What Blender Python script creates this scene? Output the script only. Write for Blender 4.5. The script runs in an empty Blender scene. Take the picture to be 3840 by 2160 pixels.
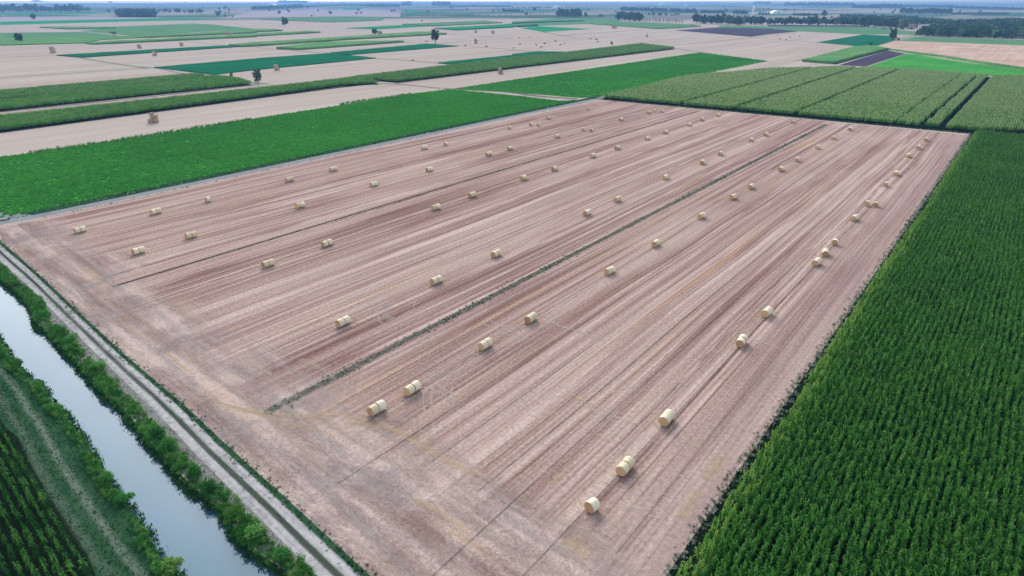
import bpy, math, random
import numpy as np
from mathutils import Vector
from mathutils.geometry import tessellate_polygon

rng = np.random.default_rng(7)
random.seed(7)
scene = bpy.context.scene
COL = scene.collection
PI = math.pi

# ------------------------------------------------------------------ camera model
F, HY, CAMH = 2500.0, 4.0, 50.0            # focal length (px of 3840), horizon row, flying height
PITCH = math.atan((1080 - HY) / F)
YAW = math.radians(37.188)                 # camera looks this far left of +Y (the direction of the crop rows)

def G(q, z=0.0):
    """image point -> point of the plain at height z"""
    cx = (q[0] - 1920) / F; cy = (1080 - q[1]) / F
    f = math.cos(PITCH) + cy * math.sin(PITCH); u = -math.sin(PITCH) + cy * math.cos(PITCH)
    t = (z - CAMH) / u
    r = cx * t; f *= t
    return Vector((r * math.cos(YAW) - f * math.sin(YAW), r * math.sin(YAW) + f * math.cos(YAW), z))

def project(P):
    """world (n,3) -> px,py,depth"""
    P = np.asarray(P, float)
    r = P[:, 0] * math.cos(YAW) + P[:, 1] * math.sin(YAW)
    f = -P[:, 0] * math.sin(YAW) + P[:, 1] * math.cos(YAW)
    u = P[:, 2] - CAMH
    d = f * math.cos(PITCH) - u * math.sin(PITCH)
    v = f * math.sin(PITCH) + u * math.cos(PITCH)
    return 1920 + F * r / d, 1080 - F * v / d, d

def inframe(P, m=260):
    x, y, d = project(P)
    return (d > 1) & (x > -m) & (x < 3840 + m) & (y < 2160 + m)

def A(k, x, y): return (960 * k + x / 2.68333, y / 2.68333)
def M(k, x, y): return (1280 * k + x / 2.0125, 230 + y / 2.0125)
def L(k, x, y): return (1280 * k + x / 2.0125, 880 + y / 2.0125)
def B(k, x, y): return (1280 * k + x / 2.0125, 1500 + y / 2.0125)
def T(k, x, y): return (640 * k + x / 4.025, y / 4.025)
def D(x, y): return (x * 1.49068, y * 1.49068)

# ------------------------------------------------------------------ helpers
def tag(o, label=None, cat=None, group=None, kind=None):
    if label: o['label'] = label
    if cat: o['category'] = cat
    if group: o['group'] = group
    if kind: o['kind'] = kind
    return o

def mesh_obj(name, verts, faces, mats=(), parent=None, smooth=False, mi=None, link=True):
    me = bpy.data.meshes.new(name)
    verts = np.asarray(verts, np.float32)
    if isinstance(faces, np.ndarray):
        n, k = faces.shape
        me.vertices.add(len(verts)); me.vertices.foreach_set('co', verts.ravel())
        me.loops.add(n * k); me.loops.foreach_set('vertex_index', faces.astype(np.int32).ravel())
        me.polygons.add(n)
        me.polygons.foreach_set('loop_start', np.arange(0, n * k, k, dtype=np.int32))
        me.update(calc_edges=True)
    else:
        me.from_pydata([tuple(map(float, v)) for v in verts], [], [tuple(f) for f in faces])
        me.update()
    for m in (mats if isinstance(mats, (list, tuple)) else [mats]): me.materials.append(m)
    if mi is not None: me.polygons.foreach_set('material_index', np.asarray(mi, np.int32))
    if smooth: me.polygons.foreach_set('use_smooth', [True] * len(me.polygons))
    o = bpy.data.objects.new(name, me)
    if link: COL.objects.link(o)
    if parent is not None: o.parent = parent
    return o

def empty(name, loc, rz=0.0):
    o = bpy.data.objects.new(name, None); COL.objects.link(o)
    o.location = loc; o.rotation_euler = (0, 0, rz); o.empty_display_size = .5
    return o

def copy_tree(o, parent=None):
    c = o.copy(); COL.objects.link(c)
    if parent is not None: c.parent = parent
    for ch in list(o.children): copy_tree(ch, c)
    return c

def sheet(name, poly, mat, z=0.0, kind='structure', label=None):
    pts = [G(p) if len(p) == 2 else Vector(p) for p in poly]
    tris = tessellate_polygon([[Vector((p.x, p.y, 0)) for p in pts]])
    fs = []
    for a, b, c in tris:
        n = (pts[b] - pts[a]).cross(pts[c] - pts[a]).z
        fs.append((a, b, c) if n > 0 else (a, c, b))
    o = mesh_obj(name, [(p.x, p.y, z) for p in pts], fs, mat)
    return tag(o, label, None, None, kind)

def prism(name, poly, mat, h, label, z0=0.0, cat='crop'):
    pts = [G(p) if len(p) == 2 else Vector(p) for p in poly]
    ar = sum(pts[i].x * pts[(i + 1) % len(pts)].y - pts[(i + 1) % len(pts)].x * pts[i].y for i in range(len(pts)))
    if ar < 0: pts = pts[::-1]
    # subdivide the rim so the top edge can be uneven
    rim = []
    for i, p in enumerate(pts):
        q = pts[(i + 1) % len(pts)]
        n = max(1, min(60, int((q - p).length / 8)))
        for k in range(n): rim.append(p.lerp(q, k / n))
    n = len(rim)
    tris = tessellate_polygon([[Vector((p.x, p.y, 0)) for p in rim]])
    vs = [(p.x, p.y, z0 - .05) for p in rim] + [(p.x, p.y, z0 + h * random.uniform(.8, 1.08)) for p in rim]
    fs = [(i, (i + 1) % n, n + (i + 1) % n, n + i) for i in range(n)]
    for a, b, c in tris:
        s = (rim[b] - rim[a]).cross(rim[c] - rim[a]).z
        fs.append((n + a, n + b, n + c) if s > 0 else (n + a, n + c, n + b))
    o = mesh_obj(name, vs, fs, mat)
    return tag(o, label, cat, None, 'stuff')

def ribbon(name, pts, width, mat, z, kind='structure', label=None):
    """strip along world points with uv (u metres along, v 0..1 across)"""
    pts = [Vector((p[0], p[1], 0)) for p in pts]
    # resample smoothly
    P = []
    for i in range(len(pts) - 1):
        p0 = pts[max(i - 1, 0)]; p1 = pts[i]; p2 = pts[i + 1]; p3 = pts[min(i + 2, len(pts) - 1)]
        n = max(2, int((p2 - p1).length / 3))
        n = min(n, 60)
        for k in range(n):
            t = k / n
            P.append(.5 * ((2 * p1) + (p2 - p0) * t + (2 * p0 - 5 * p1 + 4 * p2 - p3) * t * t + (3 * p1 - p0 - 3 * p2 + p3) * t ** 3))
    P.append(pts[-1])
    vs, uv, fs = [], [], []
    s = 0.0
    for i, p in enumerate(P):
        d = (P[min(i + 1, len(P) - 1)] - P[max(i - 1, 0)]).normalized()
        nrm = Vector((-d.y, d.x, 0))
        if i: s += (p - P[i - 1]).length
        for k in range(3):
            v = k / 2
            q = p + nrm * (v - .5) * width
            vs.append((q.x, q.y, z)); uv.append((s, v))
    for i in range(len(P) - 1):
        for k in range(2):
            a = i * 3 + k
            fs.append((a, a + 3, a + 4, a + 1)[::-1])
    o = mesh_obj(name, vs, fs, mat)
    lay = o.data.uv_layers.new(name='UVMap')
    for lp in o.data.loops: lay.data[lp.index].uv = uv[lp.vertex_index]
    return tag(o, label, None, None, kind)

# ------------------------------------------------------------------ node helper
class NT:
    def __init__(s, name):
        s.m = bpy.data.materials.new(name); s.m.use_nodes = True
        s.t = s.m.node_tree; s.t.nodes.clear()
        s.out = s.t.nodes.new('ShaderNodeOutputMaterial')
        g = s.t.nodes.new('ShaderNodeNewGeometry'); s.pos = g.outputs['Position']
        x = s.t.nodes.new('ShaderNodeSeparateXYZ'); s.t.links.new(s.pos, x.inputs[0])
        s.X, s.Y, s.Z = x.outputs
    def put(s, sock, v):
        if isinstance(v, bpy.types.NodeSocket): s.t.links.new(v, sock)
        elif v is not None:
            if hasattr(sock.default_value, '__len__') and not hasattr(v, '__len__'): v = [v] * len(sock.default_value)
            if hasattr(sock.default_value, '__len__') and len(sock.default_value) == 4 and len(v) == 3: v = (*v, 1)
            sock.default_value = v
    def m_(s, op, a, b=None, c=None, clamp=False):
        n = s.t.nodes.new('ShaderNodeMath'); n.operation = op; n.use_clamp = clamp
        for i, v in enumerate((a, b, c)):
            if v is not None: s.put(n.inputs[i], v)
        return n.outputs[0]
    def vec(s, x, y, z=0.0):
        n = s.t.nodes.new('ShaderNodeCombineXYZ')
        for i, v in enumerate((x, y, z)): s.put(n.inputs[i], v)
        return n.outputs[0]
    def st(s, ax, ay, x=None, y=None):
        return s.vec(s.m_('MULTIPLY', x or s.X, ax), s.m_('MULTIPLY', y or s.Y, ay), 0.0)
    def noise(s, v, scale=1.0, detail=3.0, rough=.55, dist=0.0, col=False):
        n = s.t.nodes.new('ShaderNodeTexNoise'); s.put(n.inputs['Vector'], v)
        n.inputs['Scale'].default_value = scale; n.inputs['Detail'].default_value = detail
        n.inputs['Roughness'].default_value = rough; n.inputs['Distortion'].default_value = dist
        return n.outputs['Color' if col else 'Fac']
    def ramp(s, f, stops, interp='LINEAR'):
        n = s.t.nodes.new('ShaderNodeValToRGB'); s.put(n.inputs[0], f)
        n.color_ramp.interpolation = interp
        e = n.color_ramp.elements
        while len(e) < len(stops): e.new(.5)
        for el, (p, c) in zip(e, stops):
            el.position = p; el.color = (*c, 1) if len(c) == 3 else c
        return n.outputs[0]
    def mix(s, f, a, b, bt='MIX'):
        n = s.t.nodes.new('ShaderNodeMix'); n.data_type = 'RGBA'; n.blend_type = bt
        s.put(n.inputs[0], f); s.put(n.inputs[6], a); s.put(n.inputs[7], b)
        return n.outputs[2]
    def step(s, x, a, b):
        n = s.t.nodes.new('ShaderNodeMapRange'); n.interpolation_type = 'SMOOTHSTEP'
        s.put(n.inputs[0], x); s.put(n.inputs[1], a); s.put(n.inputs[2], b)
        return n.outputs[0]
    def rand(s):
        return s.t.nodes.new('ShaderNodeObjectInfo').outputs['Random']
    def uv(s):
        n = s.t.nodes.new('ShaderNodeUVMap'); n.uv_map = 'UVMap'
        x = s.t.nodes.new('ShaderNodeSeparateXYZ'); s.t.links.new(n.outputs[0], x.inputs[0])
        return x.outputs[0], x.outputs[1]
    def bump(s, h, strength=.4, dist=.1):
        n = s.t.nodes.new('ShaderNodeBump'); n.inputs['Strength'].default_value = strength
        n.inputs['Distance'].default_value = dist; s.put(n.inputs['Height'], h)
        return n.outputs[0]
    def bsdf(s, col, rough=.9, spec=.15, normal=None, alpha=None, ior=1.45):
        if rough >= .85:                       # matt ground, straw and leaves: no sheen at grazing angles
            n = s.t.nodes.new('ShaderNodeBsdfDiffuse'); s.put(n.inputs['Color'], col)
            if normal is not None: s.put(n.inputs['Normal'], normal)
            o = n.outputs[0]
            if alpha is not None:
                tr = s.t.nodes.new('ShaderNodeBsdfTransparent'); x = s.t.nodes.new('ShaderNodeMixShader')
                s.put(x.inputs[0], alpha); s.t.links.new(tr.outputs[0], x.inputs[1]); s.t.links.new(o, x.inputs[2]); o = x.outputs[0]
            s.t.links.new(o, s.out.inputs[0])
            return s.m
        n = s.t.nodes.new('ShaderNodeBsdfPrincipled')
        s.put(n.inputs['Base Color'], col); s.put(n.inputs['Roughness'], rough)
        n.inputs['Specular IOR Level'].default_value = spec; n.inputs['IOR'].default_value = ior
        if spec >= 1: n.inputs['Specular Tint'].default_value = (.74, .90, 1.0, 1)
        if normal is not None: s.put(n.inputs['Normal'], normal)
        if alpha is not None: s.put(n.inputs['Alpha'], alpha)
        s.t.links.new(n.outputs[0], s.out.inputs[0])
        return s.m
    def leaf(s, col, trans=.3):
        d = s.t.nodes.new('ShaderNodeBsdfDiffuse'); t = s.t.nodes.new('ShaderNodeBsdfTranslucent')
        x = s.t.nodes.new('ShaderNodeMixShader'); x.inputs[0].default_value = trans
        s.put(d.inputs[0], col); s.put(t.inputs[0], col)
        s.t.links.new(d.outputs[0], x.inputs[1]); s.t.links.new(t.outputs[0], x.inputs[2])
        s.t.links.new(x.outputs[0], s.out.inputs[0])
        return s.m

# ------------------------------------------------------------------ materials
# direction of the canal track: e along, nn away from the canal
R0, R1 = G(L(0, 0, 80)), G(B(0, 2576, 1210))
ev = (R1 - R0).normalized(); nn = Vector((-ev.y, ev.x, 0))

def mat_stubble():
    s = NT('stubble')
    wob = s.m_('MULTIPLY', s.m_('SUBTRACT', s.noise(s.st(.012, .012), detail=1), .5), 2.2)
    X = s.m_('ADD', s.X, wob)
    swath = s.noise(s.st(.16, .0025, X), detail=2, rough=.5)
    streak = s.noise(s.st(.85, .006, X), detail=4, rough=.7)
    fine = s.noise(s.st(2.6, .010, X), detail=4, rough=.75)
    grain = s.noise(s.pos, 3.2, 5, .75)
    blot = s.noise(s.st(.035, .012), detail=4, rough=.6)
    t = s.m_('ADD', s.m_('MULTIPLY', swath, .34), s.m_('MULTIPLY', streak, .58))
    t = s.m_('ADD', t, s.m_('MULTIPLY', fine, .42))
    t = s.m_('ADD', t, s.m_('MULTIPLY', grain, .40))
    t = s.m_('ADD', t, s.m_('MULTIPLY', blot, .34))
    t = s.m_('SUBTRACT', t, .525)
    c = s.ramp(t, [(.33, (.165, .100, .089)), (.44, (.265, .180, .162)), (.52, (.375, .300, .270)), (.66, (.53, .455, .412))])
    # reddish earth showing between the straw
    red = s.step(s.noise(s.st(.30, .012, X), detail=3), .54, .70)
    c = s.mix(s.m_('MULTIPLY', red, .42), c, (.285, .175, .160))
    # golden straw streaks
    gold = s.step(s.noise(s.vec(s.m_('MULTIPLY', X, .42), s.m_('MULTIPLY', s.Y, .009), 7.3), detail=3), .60, .72)
    c = s.mix(s.m_('MULTIPLY', gold, .50), c, (.52, .365, .215))
    # pale swaths left by the combine: narrow pairs
    pn = s.noise(s.vec(s.m_('MULTIPLY', X, .26), s.m_('MULTIPLY', s.Y, .0012), 3.1), detail=1)
    pale = s.m_('SUBTRACT', 1.0, s.step(s.m_('ABSOLUTE', s.m_('SUBTRACT', pn, .47)), .008, .034))
    brk = s.step(s.noise(s.st(.5, .03), detail=3), .35, .60)
    c = s.mix(s.m_('MULTIPLY', s.m_('MULTIPLY', pale, brk), .80), c, (.60, .525, .485))
    pn2 = s.noise(s.vec(s.m_('MULTIPLY', X, .75), s.m_('MULTIPLY', s.Y, .0025), 21.0), detail=2)
    pale2 = s.m_('SUBTRACT', 1.0, s.step(s.m_('ABSOLUTE', s.m_('SUBTRACT', pn2, .50)), .012, .050))
    c = s.mix(s.m_('MULTIPLY', s.m_('MULTIPLY', pale2, brk), .50), c, (.57, .50, .46))
    # thin dark wheel ruts and drill gaps
    dn = s.noise(s.vec(s.m_('MULTIPLY', X, .33), s.m_('MULTIPLY', s.Y, .0008), 11.7), detail=1)
    dark = s.m_('SUBTRACT', 1.0, s.step(s.m_('ABSOLUTE', s.m_('SUBTRACT', dn, .52)), .0, .012))
    brk2 = s.step(s.noise(s.st(1.6, .16), detail=3), .40, .56)
    c = s.mix(s.m_('MULTIPLY', s.m_('MULTIPLY', dark, brk2), .70), c, (.115, .085, .095))
    # paler dusty strip along the tall corn
    ed = s.step(s.X, -27.0, -18.0)
    c = s.mix(s.m_('MULTIPLY', ed, .45), c, (.40, .345, .335))
    # headland: turned across the rows beside the canal track
    d = s.m_('SUBTRACT', s.m_('ADD', s.m_('MULTIPLY', s.X, nn.x), s.m_('MULTIPLY', s.Y, nn.y)), R1.x * nn.x + R1.y * nn.y)
    e = s.m_('ADD', s.m_('MULTIPLY', s.X, ev.x), s.m_('MULTIPLY', s.Y, ev.y))
    hw = s.noise(s.vec(s.m_('MULTIPLY', d, .30), s.m_('MULTIPLY', e, .022), 2.0), detail=4, rough=.62)
    hb = s.noise(s.pos, .16, 5, .62)
    ht = s.m_('ADD', s.m_('MULTIPLY', hw, .95), s.m_('MULTIPLY', hb, .5))
    ht = s.m_('ADD', ht, s.m_('MULTIPLY', grain, .55))
    ht = s.m_('ADD', s.m_('MULTIPLY', s.m_('SUBTRACT', ht, 1.0), 1.25), .5)
    hc = s.ramp(ht, [(.32, (.235, .180, .165)), (.43, (.315, .268, .250)), (.53, (.400, .357, .335)), (.66, (.57, .515, .475))])
    hy = s.step(s.noise(s.vec(s.m_('MULTIPLY', d, .22), s.m_('MULTIPLY', e, .03), 9.0), detail=4, rough=.65), .55, .72)
    hc = s.mix(s.m_('MULTIPLY', hy, .55), hc, (.52, .395, .255))
    # darker grey chaff patches
    hg = s.step(s.noise(s.pos, .09, 4, .6, 1.0), .52, .66)
    hc = s.mix(s.m_('MULTIPLY', hg, .62), hc, (.235, .232, .250))
    jag = s.m_('MULTIPLY', s.m_('SUBTRACT', s.noise(s.st(.16, .03), detail=4, rough=.7), .5), 26.0)
    east = s.m_('MULTIPLY', s.step(s.X, -75.0, -25.0), 5.0)
    hm = s.m_('SUBTRACT', 1.0, s.step(s.m_('SUBTRACT', s.m_('ADD', d, jag), east), 7.0, 19.0))
    c = s.mix(s.m_('MULTIPLY', hm, .88), c, hc)
    # grain over everything
    g2 = s.noise(s.pos, 1.7, 6, .8)
    c = s.mix(.8, c, s.ramp(g2, [(.32, (.45, .45, .46)), (.68, (1.08, 1.08, 1.08))]), 'MULTIPLY')
    c = s.mix(1.0, c, (1.08, .96, .92), 'MULTIPLY')
    h = s.m_('ADD', s.m_('MULTIPLY', fine, .6), g2)
    return s.bsdf(c, .95, .05, s.bump(h, .55, .12))

def mat_land():
    """the plain: pale stubble near, a patchwork of fields further out"""
    s = NT('plain')
    a = s.noise(s.st(.05, .003), detail=4, rough=.6)
    b = s.noise(s.st(.35, .012), detail=3)
    g = s.noise(s.pos, .5, 4, .7)
    t = s.m_('ADD', s.m_('MULTIPLY', a, .6), s.m_('ADD', s.m_('MULTIPLY', b, .3), s.m_('MULTIPLY', g, .2)))
    c = s.ramp(t, [(.36, (.325, .272, .232)), (.52, (.395, .338, .295)), (.70, (.465, .405, .36))])
    blush = s.step(s.noise(s.st(.012, .002), detail=2), .52, .70)
    c = s.mix(s.m_('MULTIPLY', blush, .30), c, (.40, .29, .23))
    # fields far out: long plots of different crops
    v = s.t.nodes.new('ShaderNodeTexVoronoi'); v.feature = 'F1'; v.distance = 'CHEBYCHEV'
    s.put(v.inputs['Vector'], s.st(1 / 330., 1 / 620.)); v.inputs['Scale'].default_value = 1
    sp = s.t.nodes.new('ShaderNodeSeparateColor'); s.t.links.new(v.outputs['Color'], sp.inputs[0])
    pc = s.ramp(sp.outputs[0], [(0, (.34, .29, .25)), (.24, (.24, .24, .20)), (.40, (.085, .165, .105)), (.58, (.20, .19, .185)),
                                (.70, (.055, .125, .08)), (.88, (.38, .33, .29))], 'CONSTANT')
    pc = s.mix(.35, pc, s.ramp(s.noise(s.st(.004, .0012), detail=5), [(.3, (.45, .5, .45)), (.7, (1, 1, 1))]), 'MULTIPLY')
    ln = s.t.nodes.new('ShaderNodeVectorMath'); ln.operation = 'LENGTH'; s.put(ln.inputs[0], s.pos)
    far = s.step(s.m_('ADD', ln.outputs['Value'], s.m_('MULTIPLY', s.noise(s.pos, .002, 2), 600.)), 2350., 2700.)
    c = s.mix(far, c, pc)
    return s.bsdf(c, .95, .05)

def mat_flat(name, stops, sx=.3, sy=.02, sc=.6, bump=0.0, wj=.5, bs=.15):
    """crop or soil colour: streaks along the rows plus blotches"""
    s = NT(name)
    a = s.noise(s.st(sx, sy), detail=4, rough=.65)
    b = s.noise(s.pos, sc, 5, .7)
    c0 = s.noise(s.pos, .025, 3, .5)
    t = s.m_('ADD', s.m_('MULTIPLY', a, wj), s.m_('ADD', s.m_('MULTIPLY', b, .8 - wj * .5), s.m_('MULTIPLY', c0, .4)))
    t = s.m_('SUBTRACT', t, .10 + wj * .25)
    c = s.ramp(t, stops)
    return s.bsdf(c, .95, .06, s.bump(b, bump, bs) if bump else None)

def mat_leaf(name, dark, mid, light, sc=.05, trans=.3, patch=.35):
    s = NT(name)
    t = s.m_('ADD', s.m_('MULTIPLY', s.rand(), 1 - patch), s.m_('MULTIPLY', s.noise(s.pos, sc, 3, .6), patch))
    t = s.m_('ADD', s.m_('MULTIPLY', t, .75), s.m_('MULTIPLY', s.noise(s.pos, 2.2, 2), .25))
    return s.leaf(s.ramp(t, [(.27, dark), (.50, mid), (.74, light)]), trans)

def mat_strip(name, col, dens=.5, sc=2.0, stretch=.25, soft=.5, op=.75):
    """straw or worn ground lying on the field in an uneven strip (feathered edges)"""
    s = NT(name)
    u, v = s.uv()
    w = s.m_('ABSOLUTE', s.m_('SUBTRACT', s.m_('MULTIPLY', v, 2.0), 1.0))
    edge = s.m_('SUBTRACT', 1.0, s.step(w, 1 - soft - .05, 1.0))
    n = s.noise(s.vec(s.m_('MULTIPLY', u, stretch), s.m_('MULTIPLY', v, 2.5), 0.0), 1.0, 4, .65)
    n2 = s.noise(s.pos, sc, 5, .75)
    a = s.m_('MULTIPLY', edge, s.step(s.m_('ADD', s.m_('MULTIPLY', n, .6), s.m_('MULTIPLY', n2, .4)), .52 - dens * .35, .86 - dens * .2))
    a = s.m_('MULTIPLY', a, op)
    c = s.mix(.6, col, s.ramp(n2, [(.3, (.55, .55, .55)), (.7, (1.1, 1.1, 1.1))]), 'MULTIPLY')
    return s.bsdf(c, .95, .05, None, a)

def mat_water():
    s = NT('canal_water')
    n = s.noise(s.pos, .9, 3, .5)
    c = s.ramp(s.noise(s.pos, .05, 3), [(.3, (.040, .115, .175)), (.7, (.050, .130, .195))])
    return s.bsdf(c, .03, 1.0, s.bump(n, .025, .05), None, 1.55)

def mat_gravel():
    s = NT('gravel')
    n = s.noise(s.pos, 2.6, 6, .75); b = s.noise(s.pos, .18, 4, .6)
    t = s.m_('ADD', s.m_('MULTIPLY', n, .55), s.m_('MULTIPLY', b, .45))
    c = s.ramp(t, [(.32, (.16, .182, .195)), (.50, (.225, .25, .265)), (.70, (.30, .325, .34))])
    return s.bsdf(c, .95, .08, s.bump(n, .4, .06))

def mat_stones():
    s = NT('stony_verge')
    v = s.t.nodes.new('ShaderNodeTexVoronoi'); s.put(v.inputs['Vector'], s.pos); v.inputs['Scale'].default_value = 13.0
    sp = s.t.nodes.new('ShaderNodeSeparateColor'); s.t.links.new(v.outputs['Color'], sp.inputs[0])
    b = s.noise(s.pos, .35, 5, .7)
    t = s.m_('ADD', s.m_('MULTIPLY', sp.outputs[0], .6), s.m_('MULTIPLY', b, .55))
    c = s.ramp(t, [(.30, (.07, .095, .07)), (.50, (.145, .15, .13)), (.68, (.25, .245, .235)), (.88, (.42, .425, .42))])
    return s.bsdf(c, .95, .08, s.bump(sp.outputs[0], .7, .15))

def mat_plain(name, col, rough=.9, var=.35, sc=4.0, spec=.1):
    s = NT(name)
    n = s.noise(s.pos, sc, 4, .65)
    c = s.mix(var, col, s.ramp(n, [(.3, (.4, .4, .4)), (.7, (1.2, 1.2, 1.2))]), 'MULTIPLY')
    return s.bsdf(c, rough, spec)

def mat_objnoise(name, stops, sc, stretch=(1, 1, 1), rough=.9, rings=False, bump=.5):
    """straw: fibres in the object's own space"""
    s = NT(name)
    tc = s.t.nodes.new('ShaderNodeTexCoord')
    mp = s.t.nodes.new('ShaderNodeMapping'); s.t.links.new(tc.outputs['Object'], mp.inputs[0])
    mp.inputs['Scale'].default_value = stretch
    n = s.noise(mp.outputs[0], sc, 5, .7)
    t = n
    if rings:
        x = s.t.nodes.new('ShaderNodeSeparateXYZ'); s.t.links.new(tc.outputs['Object'], x.inputs[0])
        r = s.m_('SQRT', s.m_('ADD', s.m_('POWER', x.outputs[0], 2.0), s.m_('POWER', x.outputs[2], 2.0)))
        ang = s.m_('ARCTAN2', x.outputs[2], x.outputs[0])
        w = s.m_('SINE', s.m_('ADD', s.m_('MULTIPLY', r, 42.0), s.m_('ADD', ang, s.m_('MULTIPLY', n, 7.0))))
        t = s.m_('ADD', s.m_('MULTIPLY', n, .75), s.m_('MULTIPLY', s.m_('ADD', w, 1.0), .14))
    rd = s.m_('MULTIPLY', s.m_('SUBTRACT', s.rand(), .5), .26)
    t = s.m_('ADD', t, rd)
    return s.bsdf(s.ramp(t, stops), rough, .1, s.bump(t, bump, .03))

MT = {}
MT['stubble'] = mat_stubble()
MT['land'] = mat_land()
MT['gravel'] = mat_gravel()
MT['stones'] = mat_stones()
MT['water'] = mat_water()
MT['soil'] = mat_flat('dark_soil_with_shade', [(.3, (.004, .010, .005)), (.6, (.009, .017, .009)), (.8, (.018, .026, .015))], .5, .05, 1.0)  # dark soil, the shade of the foliage above painted into its colour
MT['bank_soil'] = mat_flat('bank_soil', [(.3, (.012, .035, .014)), (.6, (.024, .055, .022)), (.8, (.05, .075, .04))], .5, .5, 1.0)
MT['grass'] = mat_flat('rough_grass', [(.22, (.012, .050, .020)), (.42, (.019, .068, .029)), (.60, (.034, .088, .042)), (.82, (.075, .110, .070))], .25, .25, .9, .6)
MT['soy'] = mat_flat('soybean_leaf_cover', [(.20, (.028, .150, .038)), (.42, (.048, .240, .046)), (.62, (.078, .335, .056)), (.82, (.14, .41, .075))], .45, .012, .8, .8, .5, .3)
MT['soy_far'] = mat_flat('low_green_crop', [(.25, (.012, .180, .075)), (.5, (.018, .240, .092)), (.8, (.045, .30, .105))], .06, .004, .12)
MT['meadow'] = mat_flat('pale_green_field', [(.25, (.062, .175, .078)), (.5, (.10, .225, .105)), (.8, (.175, .28, .145))], .05, .004, .08)
MT['corn_far'] = mat_flat('standing_corn_far', [(.22, (.045, .150, .050)), (.45, (.095, .235, .080)), (.7, (.175, .32, .12))], .3, .03, .45, .8, .4, .5)
MT['teal'] = mat_flat('bluish_green_crop', [(.25, (.007, .092, .046)), (.5, (.010, .125, .058)), (.8, (.022, .165, .072))], .06, .004, .12)
MT['plough'] = mat_flat('ploughed_soil', [(.25, (.050, .040, .066)), (.5, (.070, .056, .088)), (.8, (.10, .082, .115))], .35, .01, .3)
MT['pink'] = mat_flat('reddish_stubble', [(.25, (.36, .225, .165)), (.48, (.48, .34, .27)), (.7, (.60, .47, .40))], .20, .010, .3)
MT['mauve'] = mat_flat('mauve_fallow', [(.25, (.27, .235, .27)), (.5, (.36, .31, .34)), (.8, (.46, .39, .40))], .01, .003, .01)
MT['dirt'] = mat_plain('pale_dirt', (.50, .44, .40), .95, .4, .8)
MT['corn_leaf'] = mat_leaf('corn_leaf', (.022, .108, .018), (.046, .192, .028), (.100, .300, .045), .06)
MT['corn_young'] = mat_leaf('young_corn_leaf', (.014, .075, .016), (.035, .150, .028), (.095, .26, .052), .3, .2, .2)
MT['corn_edge'] = mat_leaf('corn_leaf_yellow_sunlit', (.10, .26, .05), (.18, .37, .065), (.30, .44, .10), .06)  # yellowed leaves, with the sunlit look of the field edge painted in
MT['corn_tassel'] = mat_leaf('corn_tassel', (.16, .26, .07), (.22, .33, .10), (.30, .37, .15), .06)
MT['corn_grey'] = mat_leaf('tasselled_corn', (.11, .245, .060), (.19, .365, .105), (.28, .45, .16), .03)
MT['corn_greyt'] = mat_leaf('tasselled_corn_top', (.33, .44, .19), (.42, .51, .24), (.50, .55, .31), .03)
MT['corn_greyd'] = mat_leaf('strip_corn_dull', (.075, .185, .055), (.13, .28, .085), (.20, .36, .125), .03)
MT['corn_green'] = mat_leaf('strip_corn', (.050, .195, .036), (.098, .305, .054), (.18, .40, .080), .03)
MT['soy_leaf'] = mat_leaf('soybean_leaf', (.050, .245, .046), (.072, .340, .056), (.125, .44, .074), .02, .25, .65)
MT['weed'] = mat_leaf('weed_leaf', (.09, .17, .11), (.17, .25, .18), (.30, .35, .28), .3)
MT['dry'] = mat_leaf('dry_grass', (.28, .30, .245), (.42, .43, .37), (.56, .57, .51), .3)
MT['bush'] = mat_leaf('bush_leaf', (.026, .125, .028), (.060, .235, .050), (.140, .355, .080), .25)
MT['bush_y'] = mat_leaf('bush_leaf_light', (.040, .14, .028), (.095, .23, .045), (.18, .33, .075), .25)
MT['tree'] = mat_leaf('tree_leaf', (.014, .045, .022), (.028, .080, .034), (.058, .125, .048), .15)
MT['tree_l'] = mat_leaf('tree_leaf_pale', (.055, .125, .065), (.11, .20, .11), (.20, .28, .17), .15)
MT['bark'] = mat_plain('bark', (.085, .070, .058), .95, .5, 3)
MT['net'] = mat_objnoise('bale_net_wrap', [(.28, (.52, .42, .25)), (.48, (.77, .68, .48)), (.75, (.89, .83, .66))], 5.0, (1, 5, 1), .75, False, .25)
MT['straw'] = mat_objnoise('bale_straw', [(.30, (.34, .19, .095)), (.5, (.58, .36, .19)), (.75, (.76, .53, .31))], 9.0, (1, 1, 1), .95, True, .9)
MT['block'] = mat_objnoise('stacked_straw', [(.30, (.30, .21, .15)), (.5, (.44, .325, .24)), (.75, (.58, .45, .35))], 5.0, (1, 1, 6), .95, False, .9)
MT['wall_white'] = mat_plain('white_render', (.78, .78, .77), .8, .12, 1)
MT['wall_pink'] = mat_plain('pink_render', (.55, .42, .40), .85, .15, 1)
MT['roof_red'] = mat_plain('clay_roof', (.34, .20, .17), .9, .3, 2)
MT['roof_grey'] = mat_plain('pale_roof', (.48, .44, .45), .85, .25, 2)
MT['glass'] = mat_plain('dark_window', (.04, .05, .06), .2, .1, 1, .5)
MT['film'] = mat_plain('white_film', (.85, .86, .86), .5, .08, .2, .4)

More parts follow.
